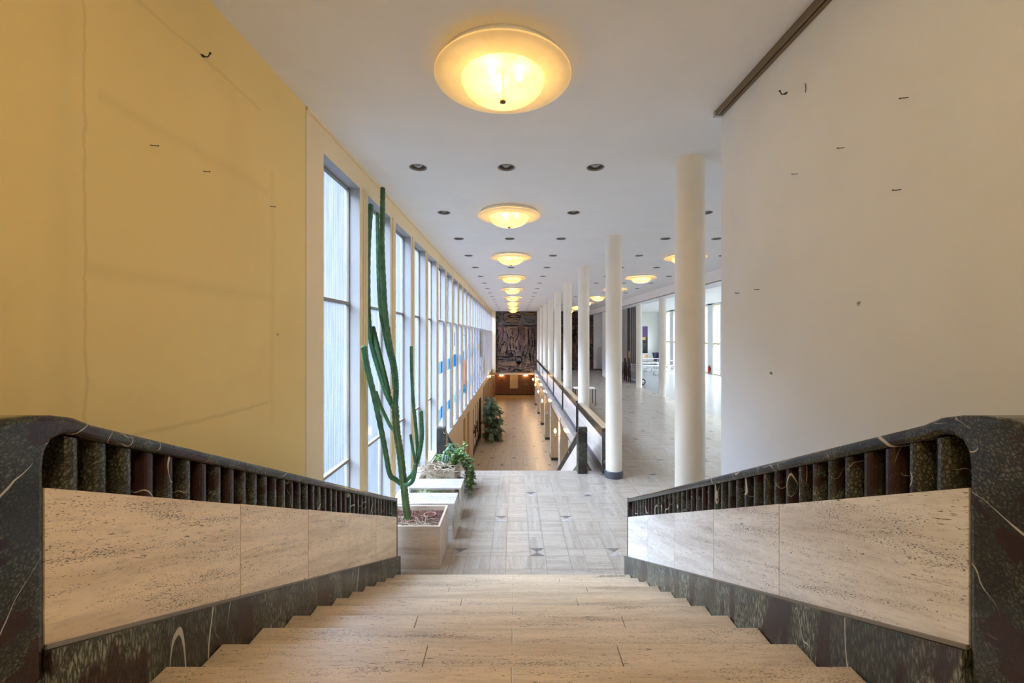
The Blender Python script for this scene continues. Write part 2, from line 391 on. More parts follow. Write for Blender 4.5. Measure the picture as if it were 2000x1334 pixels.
g = NG('frosted_bowl_glass')
dots = g.n('TexVoronoi'); dots.inputs['Scale'].default_value = 16; g.l(g.coords(rnd=False), dots.inputs['Vector'])
c = g.ramp(dots.outputs['Distance'], [(0.10, (0.50, 0.38, 0.18)), (0.17, (0.86, 0.76, 0.52))])
tl = g.n('BsdfTranslucent'); tr = g.n('BsdfTransparent'); g.l(c, tl.inputs[0]); g.l(c, tr.inputs[0])
mx_ = g.n('MixShader'); mx_.inputs[0].default_value = 0.52; g.l(tl.outputs[0], mx_.inputs[1]); g.l(tr.outputs[0], mx_.inputs[2]); g.l(mx_.outputs[0], g.out.inputs[0])
M['bowl'] = g.m
g = NG('frosted_dish_glass'); c = g.ramp(g.noise(g.coords(rnd=False), 5, 4), [(0.3, (0.84, 0.75, 0.56)), (0.7, (0.93, 0.85, 0.68))])
tl = g.n('BsdfTranslucent'); df = g.n('BsdfDiffuse'); g.l(c, tl.inputs[0]); g.l(c, df.inputs[0])
mx_ = g.n('MixShader'); mx_.inputs[0].default_value = 0.5; g.l(tl.outputs[0], mx_.inputs[1]); g.l(df.outputs[0], mx_.inputs[2]); g.l(mx_.outputs[0], g.out.inputs[0])
M['dish'] = g.m

g = NG('mural_ground')
tc = g.n('TexCoord'); sp = g.n('SeparateXYZ'); g.l(tc.outputs['Object'], sp.inputs[0])
hz = g.noise(g.coords((0.35, 1, 1.7), False), 1.3, 3, 0.55, 1.2); vt = g.noise(g.coords((1.5, 1, 0.33), False), 1.3, 3, 0.55, 1.2)
band = g.math('MULTIPLY', g.math('LESS_THAN', sp.outputs['Z'], 3.78), g.math('GREATER_THAN', sp.outputs['Z'], 1.15))
ff = g.n('Mix', data_type='FLOAT'); g.l(band, ff.inputs[0]); g.l(hz, ff.inputs[2]); g.l(vt, ff.inputs[3]); ff = ff.outputs[0]
fr = g.math('FRACT', g.math('MULTIPLY', ff, 11.0))
col = g.ramp(g.math('FRACT', g.math('MULTIPLY', ff, 5.5)), [(0.0, (0.10, 0.092, 0.088)), (0.3, (0.19, 0.125, 0.085)), (0.55, (0.13, 0.115, 0.108)), (0.8, (0.12, 0.055, 0.055)), (0.9, (0.20, 0.145, 0.105))], True)
ln = g.math('LESS_THAN', fr, g.math('ADD', g.math('MULTIPLY', g.noise(g.coords((1, 1, 1), False), 2.0, 2), 0.7), 0.0))
col = g.mix(g.math('MULTIPLY', ln, 0.93), col, (0.014, 0.013, 0.014))
M['mural'] = g.principled(col, 0.85, spec=0.1)
M['m_tan'] = plain('mural_tan', (0.19, 0.125, 0.085), 0.85, var=0.25, scale=3, spec=0.1); M['m_grey'] = plain('mural_grey', (0.125, 0.118, 0.115), 0.85, var=0.2, scale=3, spec=0.1)
M['m_rose'] = plain('mural_rose', (0.14, 0.06, 0.065), 0.85, var=0.2, scale=3, spec=0.1); M['m_black'] = plain('mural_black', (0.012, 0.011, 0.012), 0.85, spec=0.1)

# ---------------------------------------------------------------- dimensions (camera eye = origin)
ZC, ZF, ZL, ZU = 2.117, -3.007, -5.85, -1.057     # ceiling, landing and gallery, lower hall, top landing
XL, XR = -1.925, 1.962                              # stair walls
YW = 36.6                                           # mural wall
RISE, TREAD, Y0 = 0.15, 0.3315, 5.046

# ---------------------------------------------------------------- floors
def tiles(mb, x0, x1, y0, y1, px0, py0, z):
    P, N = 0.535, 0.209
    i0 = math.floor((x0 - px0) / P) - 1; i1 = math.ceil((x1 - px0) / P) + 1
    j0 = math.floor((y0 - py0) / P) - 1; j1 = math.ceil((y1 - py0) / P) + 1
    gq = 0.0028
    def q(a, b, c, d, mi):
        a, b, c, d = max(a + gq, x0), min(b - gq, x1), max(c + gq, y0), min(d - gq, y1)
        if b - a < 0.006 or d - c < 0.006: return
        mb.face([(a, c, z), (b, c, z), (b, d, z), (a, d, z)], mi)
    for i in range(i0, i1):
        a = px0 + i * P - N / 2; b = a + N; c_ = a + P
        for j in range(j0, j1):
            e = py0 + j * P - N / 2; f = e + N; h = e + P
            if j % 2 == 0 and (i + j // 2) % 2 == 0 and a > x0 and b < x1 and e > y0 and f < y1 - 0.35:
                cx, cy = (a + b) / 2, (e + f) / 2
                A, B, C, D = (a + gq, e + gq, z), (b - gq, e + gq, z), (b - gq, f - gq, z), (a + gq, f - gq, z); O = (cx, cy, z)
                mi = 2 if R.random() < 0.6 else 3
                mb.face([A, B, O], mi); mb.face([C, D, O], 2 if R.random() < 0.6 else 3)
                mb.face([B, C, O], 0); mb.face([D, A, O], 1)
            else: q(a, b, e, f, R.choice((0, 1)))
            q(b, c_, e, f, 0); q(a, b, f, h, 1); q(b, c_, f, h, R.choice((0, 1)))
mb = MB()
tiles(mb, XL, 1.75, Y0 + 0.002, 9.37, 0.318, 5.861, ZF)
tiles(mb, 1.752, 7.42, -1, 37, 0.318, 5.861, ZF)
mb.box(XL, 1.75, Y0 + 0.001, 9.37, ZF - 0.28, ZF - 0.003, 4); mb.box(1.75, 7.42, -1, 37, ZF - 0.28, ZF - 0.003, 4)
mb.box(XL, 1.75, 9.37, 9.40, ZF - 0.28, ZF, 0)
FM = [M['floor_x'], M['floor_y'], M['inlay_dark'], M['inlay_grey'], M['grout']]
struct('floor', mb, FM, 'pale travertine tile floor of landing and gallery with hourglass inlays', 'floor')
mb = MB(); tiles(mb, -2.4, 2.6, 9.4, 41.4, 0.52, 19.1, ZL); mb.box(-2.6, 4.0, 9.4, 41.4, ZL - 0.2, ZL - 0.003, 4)
struct('floor_lower', mb, [M['low_x'], M['low_y'], M['inlay_dark'], M['inlay_grey'], M['grout']], 'travertine tile floor of the lower hall with small dark inlays', 'floor')
mb = MB(); mb.box(7.42, 15.35, -1, 44.4, ZF - 0.25, ZF - 0.001)
struct('floor_right', mb, M['lino'], 'glossy grey linoleum floor of the side room', 'floor')
mb = MB(); mb.box(XL, XR, -3, 1.02, ZU - 0.2, ZU)
struct('floor_top', mb, M['step'], 'travertine floor at the top of the stairs', 'floor')
mb = MB(); mb.box(-160, -2.4, -60, 300, -6.4, -6.2)
struct('ground', mb, M['asphalt'], 'dark ground outside the tall windows', 'ground')
mb = MB(); mb.box(15.8, 70, -20, 80, -3.5, -3.3)
struct('ground_garden', mb, M['ground'], 'grey ground outside the garden windows', 'ground')

# ---------------------------------------------------------------- stairs
st = thing('staircase', (0, Y0, ZF), 'wide travertine staircase leading down from the camera to the landing', 'staircase')
for k in range(1, 14):
    y1 = Y0 - (k - 1) * TREAD; y0 = y1 - TREAD - 0.01; z = ZF + k * RISE
    mb = MB(); cuts = [-1.66, -0.01, 1.61] if k % 2 == 1 else [-1.66, -0.62, 0.69, 1.61]
    if k % 4 == 2: cuts = [-1.66, -0.42, 0.5, 1.61]
    cuts[0] = -1.428; cuts[-1] = 1.381
    for a, b in zip(cuts, cuts[1:]): mb.box(a + 0.0015, b - 0.0015, y0, y1, z - RISE - 0.0, z, 0, 0.004)
    build('step', mb, M['step'], st)
st2 = thing('staircase', (0, 9.4, ZF), 'travertine staircase dropping from the landing edge to the lower hall', 'staircase')
for k in range(18):
    mb = MB(); z = ZF - RISE * (k + 1); mb.box(-1.478, 1.378, 9.401 + k * 0.3, 9.40 + k * 0.3 + 0.3, z - RISE, z)
    build('step', mb, M['step'], st2)

def balustrade(label, s, xi, near, Ys, Ye, slope, zp, stepz, joints, nb, yb0):
    """s: -1 left / +1 right; xi: |x| of the panel face; zp(Y): top of the stone panel; newel at the upper end."""
    x0, x1 = s * xi, s * (xi + 0.19)
    t = thing('stair_balustrade', (s * (xi + 0.095), (Ys + Ye) / 2, stepz(Ye)), label, 'balustrade')
    H = 0.497
    for a, b in zip(joints, joints[1:]):
        mb = MB(); mb.prism_x([(a + 0.003, zp(a) - H), (b - 0.003, zp(b) - H), (b - 0.003, zp(b)), (a + 0.003, zp(a))], x0, x1)
        build('panel', mb, M['parapet' if not near else 'panel_cooled' if s > 0 else 'panel'], t)
    # skirting standing on the steps
    prof = [(y, zp(y) - H - 0.004) for y in (Ye + 0.11, Ys)]
    if Ye + 0.11 > joints[-1]: prof[0] = (Ye + 0.11, zp(joints[-1] + 0.08) - H - 0.004)
    ya = Ys + 0.004; zb = zp(joints[-1] + 0.08) - H - 0.30
    prof = [(Ye + 0.11, prof[0][1]), (ya, zp(ya) - H - 0.004), (ya, min(zp(ya) - H - 0.56, stepz(Ys)) if near else stepz(Ys)), (Ys + 0.28 if not near else ya, zp(Ys + 0.28) - H - 0.9 if not near else zp(ya) - H - 0.6)]
    bot = [(Ye + 0.11 - 0.7, max(stepz(Ye + 0.1), zp(Ye - 0.6) - H - 0.6)), (Ye + 0.11, stepz(Ye + 0.1))]
    mb = MB(); mb.prism_x(prof[::1] + bot, s * (xi - 0.02), s * (xi + 0.21)); build('skirting', mb, M['marble_v'], t)
    mb = MB(); mb.prism_x([(Ys + .003, zp(Ys) - H - 0.003), (Ye, zp(Ye) - H - 0.003), (Ye, zp(Ye) - H + 0.012), (Ys + .003, zp(Ys) - H + 0.012)], s * (xi - 0.008), s * (xi + 0.004))
    build('moulding', mb, M['bar'], t)
    # rail running into the newel: one polygon with rounded turn
    rt, ru = 0.052, 0.177
    top = lambda y: zp(y) + ru + rt
    und = lambda y: zp(y) + ru
    if near:
        rail = [(Ye, und(Ye)), (1.43, und(1.43)), (1.385, und(1.385) + 0.006), (1.35, und(1.35) - 0.004), (1.322, und(1.32) - 0.026), (1.306, und(1.31) - 0.06), (1.30, und(1.30) - 0.11),
                (1.30, ZU), (1.06, ZU), (1.06, -0.40), (1.066, -0.345), (1.085, -0.30), (1.12, -0.262), (1.16, -0.244), (1.21, -0.236), (1.27, -0.240), (1.33, -0.251), (1.39, -0.270), (1.45, top(1.45) + 0.002), (Ye - 0.03, top(Ye - 0.03)), (Ye - 0.008, top(Ye) + 0.002), (Ye + 0.005, top(Ye) - 0.02)]
    else:
        zt = zp(Ys) + ru + rt + 0.055
        rail = [(Ye, und(Ye)), (Ys + 0.27, und(Ys + 0.27)), (Ys + 0.27, stepz(Ys)), (Ys, stepz(Ys)), (Ys, zt - 0.05), (Ys + 0.012, zt - 0.018), (Ys + 0.045, zt), (Ys + 0.10, zt), (Ys + 0.19, top(Ys + 0.17)), (Ye, top(Ye))]
    if near:
        mb = MB(); mb.prism_x(rail, s * (xi - 0.006), s * (xi + 0.196), 0, 0.018, 3); build('handrail', mb, M['marble'], t)
    else:
        mb = MB(); mb.prism_x(rail, s * (xi - 0.01), s * (xi + 0.19), 0, 0.014, 3); build('handrail', mb, M['marble'], t)
    mb = MB(); ze = stepz(Ye + 0.1)
    mb.box(x0, x1, Ye - 0.002, Ye + 0.055, ze, top(Ye) - 0.012, 0, 0.012); build('end_post', mb, M['marble'], t)
    first = None
    for i in range(nb):
        yc = yb0 + i * 0.0984
        if first is None:
            mb = MB(); h = 0.025
            sec = [(x0 + s * 0.15, -h), (x0 + s * 0.15, h)] + [(x0 + s * (0.012 + 0.014 * (1 - math.cos(a))), h * math.cos(a - 0) if False else h - 0.018 * (1 - math.sin(a)) if a > 0 else 0) for a in ()]
            front = [(x0 + s * 0.030, h), (x0 + s * 0.018, h * 0.86), (x0 + s * 0.012, h * 0.5), (x0 + s * 0.010, 0), (x0 + s * 0.012, -h * 0.5), (x0 + s * 0.018, -h * 0.86), (x0 + s * 0.030, -h)]
            sec = [(x0 + s * 0.15, -h), (x0 + s * 0.15, h)] + front
            lo = [mb.bm.verts.new((x, yc + y, zp(yc + y) + 0.001)) for x, y in sec]; hi = [mb.bm.verts.new((x, yc + y, und(yc + y) - 0.001)) for x, y in sec]
            fs = [mb.bm.faces.new(lo), mb.bm.faces.new(hi[::-1])]
            for k in range(len(sec)):
                fs.append(mb.bm.faces.new([lo[k], hi[k], hi[(k + 1) % len(sec)], lo[(k + 1) % len(sec)]]))
            bmesh.ops.recalc_face_normals(mb.bm, faces=fs)
            first = build('baluster', mb, M['marble_b'], t); base_y = yc
        else:
            c = first.copy(); COL.objects.link(c); c.parent = t
            c.location = (0, yc - base_y, -(yc - base_y) * slope)
    return t
zp_up = lambda y: -0.470 - 0.4525 * (y - 1.30)
def step_up(y):
    if y is None:
        out = []
        for k in range(13, 0, -1):
            ye = Y0 - (k - 1) * TREAD; out += [(ye, ZF + k * RISE + 0.001), (ye + 0.0005, ZF + (k - 1) * RISE + 0.001)]
        return out
    return ZF
jl = [1.30, 2.235, 2.97, 3.70, 4.43, 5.20]
balustrade('left stair balustrade of travertine and dark marble below the stained cream wall', -1, 1.45, True, 1.30, 5.20, 0.4525, zp_up, step_up, jl, 38, 1.397)
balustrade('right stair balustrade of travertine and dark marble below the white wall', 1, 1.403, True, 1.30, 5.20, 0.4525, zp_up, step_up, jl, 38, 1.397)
mb = MB()
for a, b in ((XL, -1.668), (1.62, XR + 0.1)): mb.prism_x([(1.0, -1.2), (5.2, -3.0), (1.0, -3.0)], a, b)
struct('trim_4', mb, M['step'], 'sloping stone strip between balustrades and stair walls', 'trim')
zp_dn = lambda y: -2.315 - 0.5 * (y - 9.24)
def step_dn(y):
    if y is None:
        out = []
        for k in range(18):
            ye = 9.401 + k * 0.3; out += [(ye, ZF - RISE * k + 0.001), (ye + 0.0005, ZF - RISE * (k + 1) + 0.001)]
        return out
    return ZF + 0.001 if y < 9.4 else ZL
jd = [9.45, 10.4, 11.35, 12.3, 13.25, 14.1]
balustrade('right balustrade of the lower stair with a veined dark newel post', 1, 1.40, False, 9.17, 14.1, 0.5, zp_dn, step_dn, jd, 44, 9.52)
balustrade('left balustrade of the lower stair with dark newel behind the planter', -1, 1.50, False, 9.17, 14.1, 0.5, zp_dn, step_dn, jd, 44, 9.52)

# ---------------------------------------------------------------- stair walls
mb = MB(); mb.box(XL - 0.25, XL, -3, 3.897, -3.2, ZC)
struct('wall_left', mb, M['wall_l'], 'stained cream wall beside the stairs', 'wall')
mb = MB(); mb.box(XR, XR + 0.12, -3, 4.0, ZF, ZC)
mb2 = MB(); mb2.box(XL - 0.01, XL + 0.0015, 3.893, 3.901, -3.0, ZC); struct('trim_6', mb2, M['bar'], 'dark vertical joint between stained wall and window posts', 'trim')
struct('wall_right', mb, M['wall_r'], 'scuffed white wall beside the stairs carrying a small 07', 'wall')
mb = MB(); mb.box(XL, XR, -3.2, -3, -1.3, ZC); struct('wall_back', mb, M['wall_r'], 'wall behind the camera at the top of the stairs', 'wall')
t = thing('ceiling_track', (1.93, 3.9, ZC), 'bronze ceiling track along the top of the right white wall', 'track')
mb = MB(); mb.box(1.895, 1.915, -2.9, 3.96, ZC - 0.05, ZC); mb.box(1.925, 1.96, -2.9, 3.96, ZC - 0.05, ZC); mb.box(1.915, 1.925, -2.9, 3.96, ZC - 0.02, ZC); build('rail', mb, M['bronze'], t)
mb = MB(); mb.box(1.885, 1.962, 3.961, 4.0, ZC - 0.055, ZC, 0, 0.004); build('end_cap', mb, M['steel'], t)

# ---------------------------------------------------------------- window wall
NW, WY, WP, WO = 25, 4.26, 1.295, 1.0
WT, WB = 1.84, -2.87
mb = MB()
mb.box(XL - 0.19, XL, 3.90, YW, WT, ZC)                                    # band over the windows
mb.box(XL - 0.19, XL, 3.90, 9.4, WB - 0.6, WB)                              # below the sills beside the landing
edges = [3.90] + [WY + WP * k + WO for k in range(NW)]
starts = [WY + WP * k for k in range(NW)] + [YW]
for a, b in zip(edges, starts):
    mb.box(XL - 0.19, XL, a, b, WB, WT)
    if b - a < 0.35: m_ = (a + b) / 2; mb.box(XL, XL + 0.014, m_ - 0.045, m_ - 0.012, WB, WT + 0.03); mb.box(XL, XL + 0.014, m_ + 0.012, m_ + 0.045, WB, WT + 0.03)
mb.box(XL, XL + 0.02, 3.90, YW, ZC - 0.03, ZC)
struct('wall_windows', mb, M['post'], 'cream posts and head band of the tall window row', 'wall')
A, B, A2, B2, C2 = -1.02, -0.70, -2.22, -1.96, 'f_pale'
patches = {5: [(0.30, 0.62, A, B, C2), (0.62, 0.90, A, B, 'f_blue'), (0.30, 0.62, A2 - .08, B2, C2), (0.62, 0.90, A2 - .03, B2 + .03, 'f_blue')],
           6: [(0.35, 0.70, A, B, C2), (0.70, 0.92, A, B, 'f_blue'), (0.35, 0.66, A2, B2, C2), (0.66, 0.92, A2, B2, 'f_blue')],
           7: [(0.45, 0.95, -1.03, -0.62, 'f_blue'), (0.60, 0.68, -0.35, 0.10, 'f_black'), (0.50, 0.92, A2, B2, C2)],
           8: [(0.50, 0.75, A, B, C2), (0.75, 0.9, A, B, 'f_blue'), (0.5, 0.85, A2 - .1, B2, C2)],
           9: [(0.50, 0.95, -1.92, -0.98, 'f_peach'), (0.50, 0.98, -2.27, -1.98, 'f_blue'), (0.50, 0.72, -0.92, -0.60, 'f_blue'), (0.5, 0.95, -0.965, -0.945, 'f_black'), (0.5, 0.98, -1.965, -1.935, 'f_black'), (0.5, 0.98, 0.0, 0.02, 'f_black')],
           10: [(0.55, 0.85, -1.0, -0.55, C2), (0.55, 0.8, -2.3, -1.9, C2)], 11: [(0.6, 0.95, -1.0, -0.55, C2), (0.6, 0.9, -2.2, -1.85, C2)], 12: [(0.6, 0.95, -0.95, -0.5, C2), (0.6, 0.95, -2.1, -1.8, C2)],
           14: [(0.75, 0.95, -0.75, -0.45, 'f_yellow')], 15: [(0.75, 0.98, -1.25, 0.25, 'f_black'), (0.75, 0.98, -1.95, -1.82, 'f_black')],
           16: [(0.78, 0.95, -1.3, -0.9, 'f_black'), (0.78, 0.95, -0.8, -0.3, 'f_black'), (0.78, 0.95, -0.2, 0.25, 'f_black')], 17: [(0.75, 0.98, -2.45, -1.45, 'f_yellow')], 20: [(0.8, 0.98, -1.1, -0.6, C2)]}
for k in range(NW):
    y = WY + WP * k
    kind = 'ribbed' if k < 4 else ('frosted' if k == 4 else 'patterned')
    t = thing('window_%d' % (k + 1), (XL - 0.1, y + WO / 2, WB), '%s glass window, %s in the tall row counted from the stairs' % (kind, ORD[k]), 'window', None, 'structure')
    rv = MB(); rv.box(XL - 0.19, XL - 0.001, y - 0.002, y + 0.004, WB, WT); rv.box(XL - 0.19, XL - 0.001, y + WO - 0.004, y + WO + 0.002, WB, WT); rv.box(XL - 0.19, XL - 0.001, y, y + WO, WT - 0.005, WT)
    rv.box(XL - 0.19, XL + 0.025, y, y + WO, WB, WB + 0.03)
    build('reveal', rv, M['reveal'], t)
    xg = XL - 0.15
    mb = MB(); mb.box(xg - 0.004, xg + 0.004, y + 0.02, y + WO - 0.02, WB + 0.04, WT - 0.02); build('pane', mb, M['glass'] if k < 4 else M['glass_plain'], t)
    fr = MB()
    fr.box(xg - 0.02, xg + 0.02, y + 0.005, y + 0.028, WB + 0.03, WT - 0.006); fr.box(xg - 0.02, xg + 0.02, y + WO - 0.028, y + WO - 0.005, WB + 0.03, WT - 0.006)
    fr.box(xg - 0.02, xg + 0.02, y + 0.005, y + WO - 0.005, WT - 0.03, WT - 0.006)
    build('frame', fr, M['bar'], t)
    for zb in ((0.40, -1.545) if k < 5 else (0.40,)):
        mb = MB(); mb.box(xg - 0.02, xg + 0.028, y + 0.01, y + WO - 0.01, zb - 0.017, zb + 0.017); build('glazing_bar', mb, M['bar'], t)
    if k >= 5:
        xf = XL - 0.062
        mb = MB(); mb.box(xf - 0.002, xf + 0.002, y + 0.006, y + WO - 0.006, WB + 0.035, 0.385); sh = build('film', mb, M['film'], t)
        mb = MB(); mb.box(xf - 0.012, xf + 0.012, y + 0.006, y + WO - 0.006, 0.385, 0.41); build('film_rail', mb, M['bar'], sh)
        for a, b, z0, z1, m_ in patches.get(k, []):
            mb = MB(); mb.box(xf + 0.003, xf + 0.006, y + a, y + b, z0, z1); build('film_patch', mb, M[m_], sh)

# lower wall below the windows
mb = MB()
mb.box(XL - 0.19, XL, 9.4, YW, -3.2, WB)
segs = [(9.4, 15.9), (16.6, 17.2), (18.05, 19.7), (24.1, 26.0)]
for a, b in segs: mb.box(XL - 0.19, XL, a, b, ZL, -3.2)
for a, b in ((15.9, 16.6), (17.2, 18.05)): mb.box(XL - 0.19, XL - 0.13, a, b, ZL, -3.2)
mb.box(XL - 0.19, XL, 19.7, 24.1, -3.5, -3.2); mb.box(XL - 0.6, XL - 0.45, 19.6, 24.3, ZL, -3.3); mb.box(XL - 0.45, XL, 24.1, 24.2, ZL, -3.4)
struct('wall_lower_left', mb, M['lower'], 'tan panelled wall of the lower hall under the windows', 'wall')
mb = MB()
for i in range(82):
    y = 26.0 + i * 0.187; mb.box(XL - 0.12, XL - 0.01 + (0.03 if i % 2 else 0), y, y + 0.187, ZL, -3.2)
struct('wall_slatted', mb, M['slatwood'], 'brown slatted wall at the far end of the lower hall', 'wall')
t = thing('door_1', (XL - 0.05, 21.9, ZL), 'dark iron framed door in the tan lower wall', 'door', None, 'structure')
mb = MB(); X0 = XL - 0.08
for y in (19.72, 20.75, 21.85, 22.95, 24.02): mb.box(X0 - 0.02, X0 + 0.03, y, y + 0.07, ZL, -3.52)
mb.box(X0 - 0.02, X0 + 0.03, 19.72, 24.09, ZL, ZL + 0.32); mb.box(X0 - 0.02, X0 + 0.03, 19.72, 24.09, -3.6, -3.52)
build('frame', mb, M['dark'], t)
mb = MB()
for y in (20.3, 21.35): mb.tube([(X0 + 0.06, y, ZL + 0.95), (X0 + 0.12, y, ZL + 1.0), (X0 + 0.12, y, ZL + 1.5), (X0 + 0.06, y, ZL + 1.55)], 0.02); mb.box(X0 + 0.02, X0 + 0.12, y - 0.25, y + 0.2, ZL + 1.2, ZL + 1.27)
build('handle', mb, M['dark'], t)
for y in (19.80, 20.83, 21.93, 23.03):
    mb = MB(); mb.box(X0 - 0.004, X0 + 0.004, y, y + 0.95, ZL + 0.33, -3.6); build('panel', mb, M['post'], t)

# ---------------------------------------------------------------- right side of the void: arcade wall
mb = MB(); XA = 1.735
mb.box(XA, 2.3, 9.4, YW, -3.33, ZF - 0.281); mb.box(XA, 1.75, 9.4, YW, -3.33, ZF - 0.004)
mb.box(XA, 2.3, 9.4, 13.6, ZL, -3.33)
piers = [15.85 + 3.92 * i for i in range(6)]
for y in piers: mb.box(XA, 2.3, y, min(y + 0.85, YW), ZL + 0.14, -3.33)
struct('wall_arcade', mb, M['polished'], 'polished travertine arcade wall of piers below the gallery parapet', 'wall')
mb = MB()
for y in piers: mb.box(XA - 0.006, 2.31, y - 0.006, min(y + 0.856, YW), ZL, ZL + 0.14)
struct('baseboard_arcade', mb, M['marble'], 'dark marble base of the arcade piers', 'baseboard')
mb = MB()
for y in piers: mb.box(XA - 0.012, XA, y - 0.004, y + 0.03, ZL + 0.14, -3.1)
struct('trim_1', mb, M['dark'], 'thin dark edging of the arcade piers', 'trim')
mb = MB(); mb.box(3.4, 3.6, 9.4, 41.4, ZL, ZF - 0.281); mb.box(1.75, 3.5, 9.38, 9.5, ZL, ZF - 0.281); struct('wall_arcade_rear', mb, M['lower'], 'tan wall behind the arcade openings', 'wall')
mb = MB()
for y in piers: mb.box(XA + 0.012, 2.3, y - 0.014, y - 0.001, ZL + 0.14, -3.33)
struct('trim_5', mb, M['lower'], 'tan lining on the near faces of the arcade piers', 'trim')
def sconce(loc, label, lit=True, grp='candle lamps on the arcade piers', e=3.0):
    x, y, z = loc
    t = thing('wall_sconce', (x, y, z - 0.45), label, 'wall lamp', grp)
    mb = MB(); mb.tube([(x, y, z - 0.45), (x, y, z - 0.08)], [0.008, 0.014], 8); mb.tube([(x, y, z - 0.2), (XA if x > 0 else XL, y, z - 0.2)], 0.01, 6); build('arm', mb, M['bronze'], t)
    mb = MB(); mb.lathe([(0.0, -0.10), (0.045, -0.10), (0.05, -0.075), (0, -0.07)], (x, y, z), 14); build('cup', mb, M['bronze'], t)
    mb = MB(); mb.lathe([(0.0, -0.07), (0.035, -0.05), (0.046, 0.0), (0.038, 0.05), (0.018, 0.09), (0, 0.11)], (x, y, z), 14); build('bulb', mb, M['flame'] if lit else M['bulb_off'], t)
    if lit:
        l = bpy.data.lights.new('candle_light', 'POINT'); l.energy = e; l.color = (1, 0.62, 0.28); l.shadow_soft_size = 0.06
        o = bpy.data.objects.new('candle_light', l); COL.objects.link(o); o.parent = t; o.location = (0, 0, 0.45)
for i, y in enumerate((16.2, 19.9, 23.7, 27.6, 31.5, 35.3)):
    sconce((1.57, y, -3.67), ('unlit candle lamp on the second arcade pier' if i == 1 else 'glowing candle lamp on the %s arcade pier beyond the stairs' % ORD[i]), i != 1, e=45)
sconce((XL + 0.14, 31.0, -3.0), 'added lamp in place of a reflected glow under the far left windows', True, 'added lamps in the lower hall', 8)  # added lamp where a surface only reflects distant bulbs

# gallery parapet: one section between each pair of columns
COLY = [5.1 + 3.9 * k for k in range(9)]
def parapet(y0, y1, label, proto=None):
    t = thing('gallery_parapet', (2.0, (y0 + y1) / 2, ZF), label, 'parapet', 'parapet sections between the round columns')
    xa, xb = 1.925, 2.085
    mb = MB(); mb.box(xa, xb, y0 + 0.045, y1 - 0.045, ZF + 0.16, -2.235); build('panel', mb, M['parapet'], t)
    mb = MB(); mb.box(xa - 0.012, xb + 0.012, y0 + 0.045, y1 - 0.045, ZF, ZF + 0.16); build('skirting', mb, M['plinth'], t)
    mb = MB(); mb.box(xa - 0.006, xb + 0.006, y0 + 0.02, y1 - 0.02, -2.06, -2.024, 0, 0.006); hr = build('handrail', mb, M['marble_b'], t)
    mb = MB(); mb.box(xa + 0.004, xb + 0.004, y0 + 0.03, y1 - 0.03, -2.024, -2.018); build('coping', mb, M['low_y'], hr)
    mb = MB(); n = int((y1 - y0 - 0.12) / 0.0984)
    for i in range(n):
        y = y0 + 0.08 + i * 0.0984; mb.box(xa + 0.004, xb - 0.004, y, y + 0.055, -2.235, -2.06)
    build('baluster_row', mb, M['marble_b'], t)
    for y in (y0, y1 - 0.045):
        mb = MB(); mb.box(xa - 0.008, xb + 0.03, y, y + 0.045, ZF, -2.022, 0, 0.012); build('end_post', mb, M['marble'], t)
    return t
for k in range(1, 8):
    y0 = 9.19 if k == 1 else COLY[k] + 0.19
    parapet(y0, COLY[k + 1] - 0.19, '%s section of travertine parapet along the gallery edge, counted from the landing' % ORD[k - 1])

# ---------------------------------------------------------------- columns
def column(x, y, z1, label, grp, plinth=True):
    t = thing('round_column', (x, y, ZF), label, 'column', grp)
    mb = MB(); mb.lathe([(0.171, ZF + (0.146 if plinth else 0)), (0.171, z1)], (x, y, 0), 40); build('shaft', mb, M['col'], t)
    if plinth:
        mb = MB(); mb.lathe([(0, ZF), (0.197, ZF), (0.197, ZF + 0.135), (0.188, ZF + 0.146), (0, ZF + 0.146)], (x, y, 0), 40, smooth=False); build('plinth', mb, M['plinth'], t)
    return t
for k, y in enumerate(COLY):
    column(2.122, y, ZC, ('round cream column nearest the camera behind the right balustrade' if k == 0 else 'round cream column with blue-grey plinth at the landing edge' if k == 1 else '%s round cream column of the parapet row, counted from the camera' % ORD[k]), 'cream columns along the gallery edge')
for k in (0, 1, 2, 3, 4, 5):
    column(7.27, COLY[k], 1.83, ['white column in the side room beside the white wall end', 'second white column of the side room row', 'third white column of the side room row', 'white column of the side room hidden behind the big column', 'white side room column in front of the grey floor and tables', 'white side room column beside the stacked chairs'][k], 'columns along the side room', False)

# ---------------------------------------------------------------- ceilings
LX = [-1.21, -0.10, 1.02, 3.30, 4.42, 5.52]
rows = [5.31 + 1.95 * n for n in range(16)]
holes = [(x, y) for n, y in enumerate(rows) for x in LX if not (n % 2 and x in (-0.10, 4.42))]
mb = MB(); q = 0.13
xs = sorted({XL, 6.5} | {x - q for x in LX} | {x + q for x in LX}); ys = sorted({-3.0, YW} | {y - q for y in rows} | {y + q for y in rows})
hs = {(round(x, 3), round(y, 3)) for x, y in holes}
for a, b in zip(xs, xs[1:]):
    for c_, d in zip(ys, ys[1:]):
        cx, cy = (a + b) / 2, (c_ + d) / 2
        if b - a < 2.01 * q and d - c_ < 2.01 * q and (round(cx, 3), round(cy, 3)) in hs:
            for i in range(16):
                p = []
                for kk in (i, i + 1):
                    an = 2 * PI * kk / 16; ca, sa = math.cos(an), math.sin(an); m_ = q / max(abs(ca), abs(sa))
                    p.append(((cx + 0.1 * ca, cy + 0.1 * sa, ZC), (cx + m_ * ca, cy + m_ * sa, ZC)))
                mb.face([p[0][0], p[0][1], p[1][1], p[1][0]])
        else: mb.face([(a, c_, ZC), (a, d, ZC), (b, d, ZC), (b, c_, ZC)])
mb.box(XL - 0.25, 6.5, -3, YW, ZC + 0.3, ZC + 0.5)
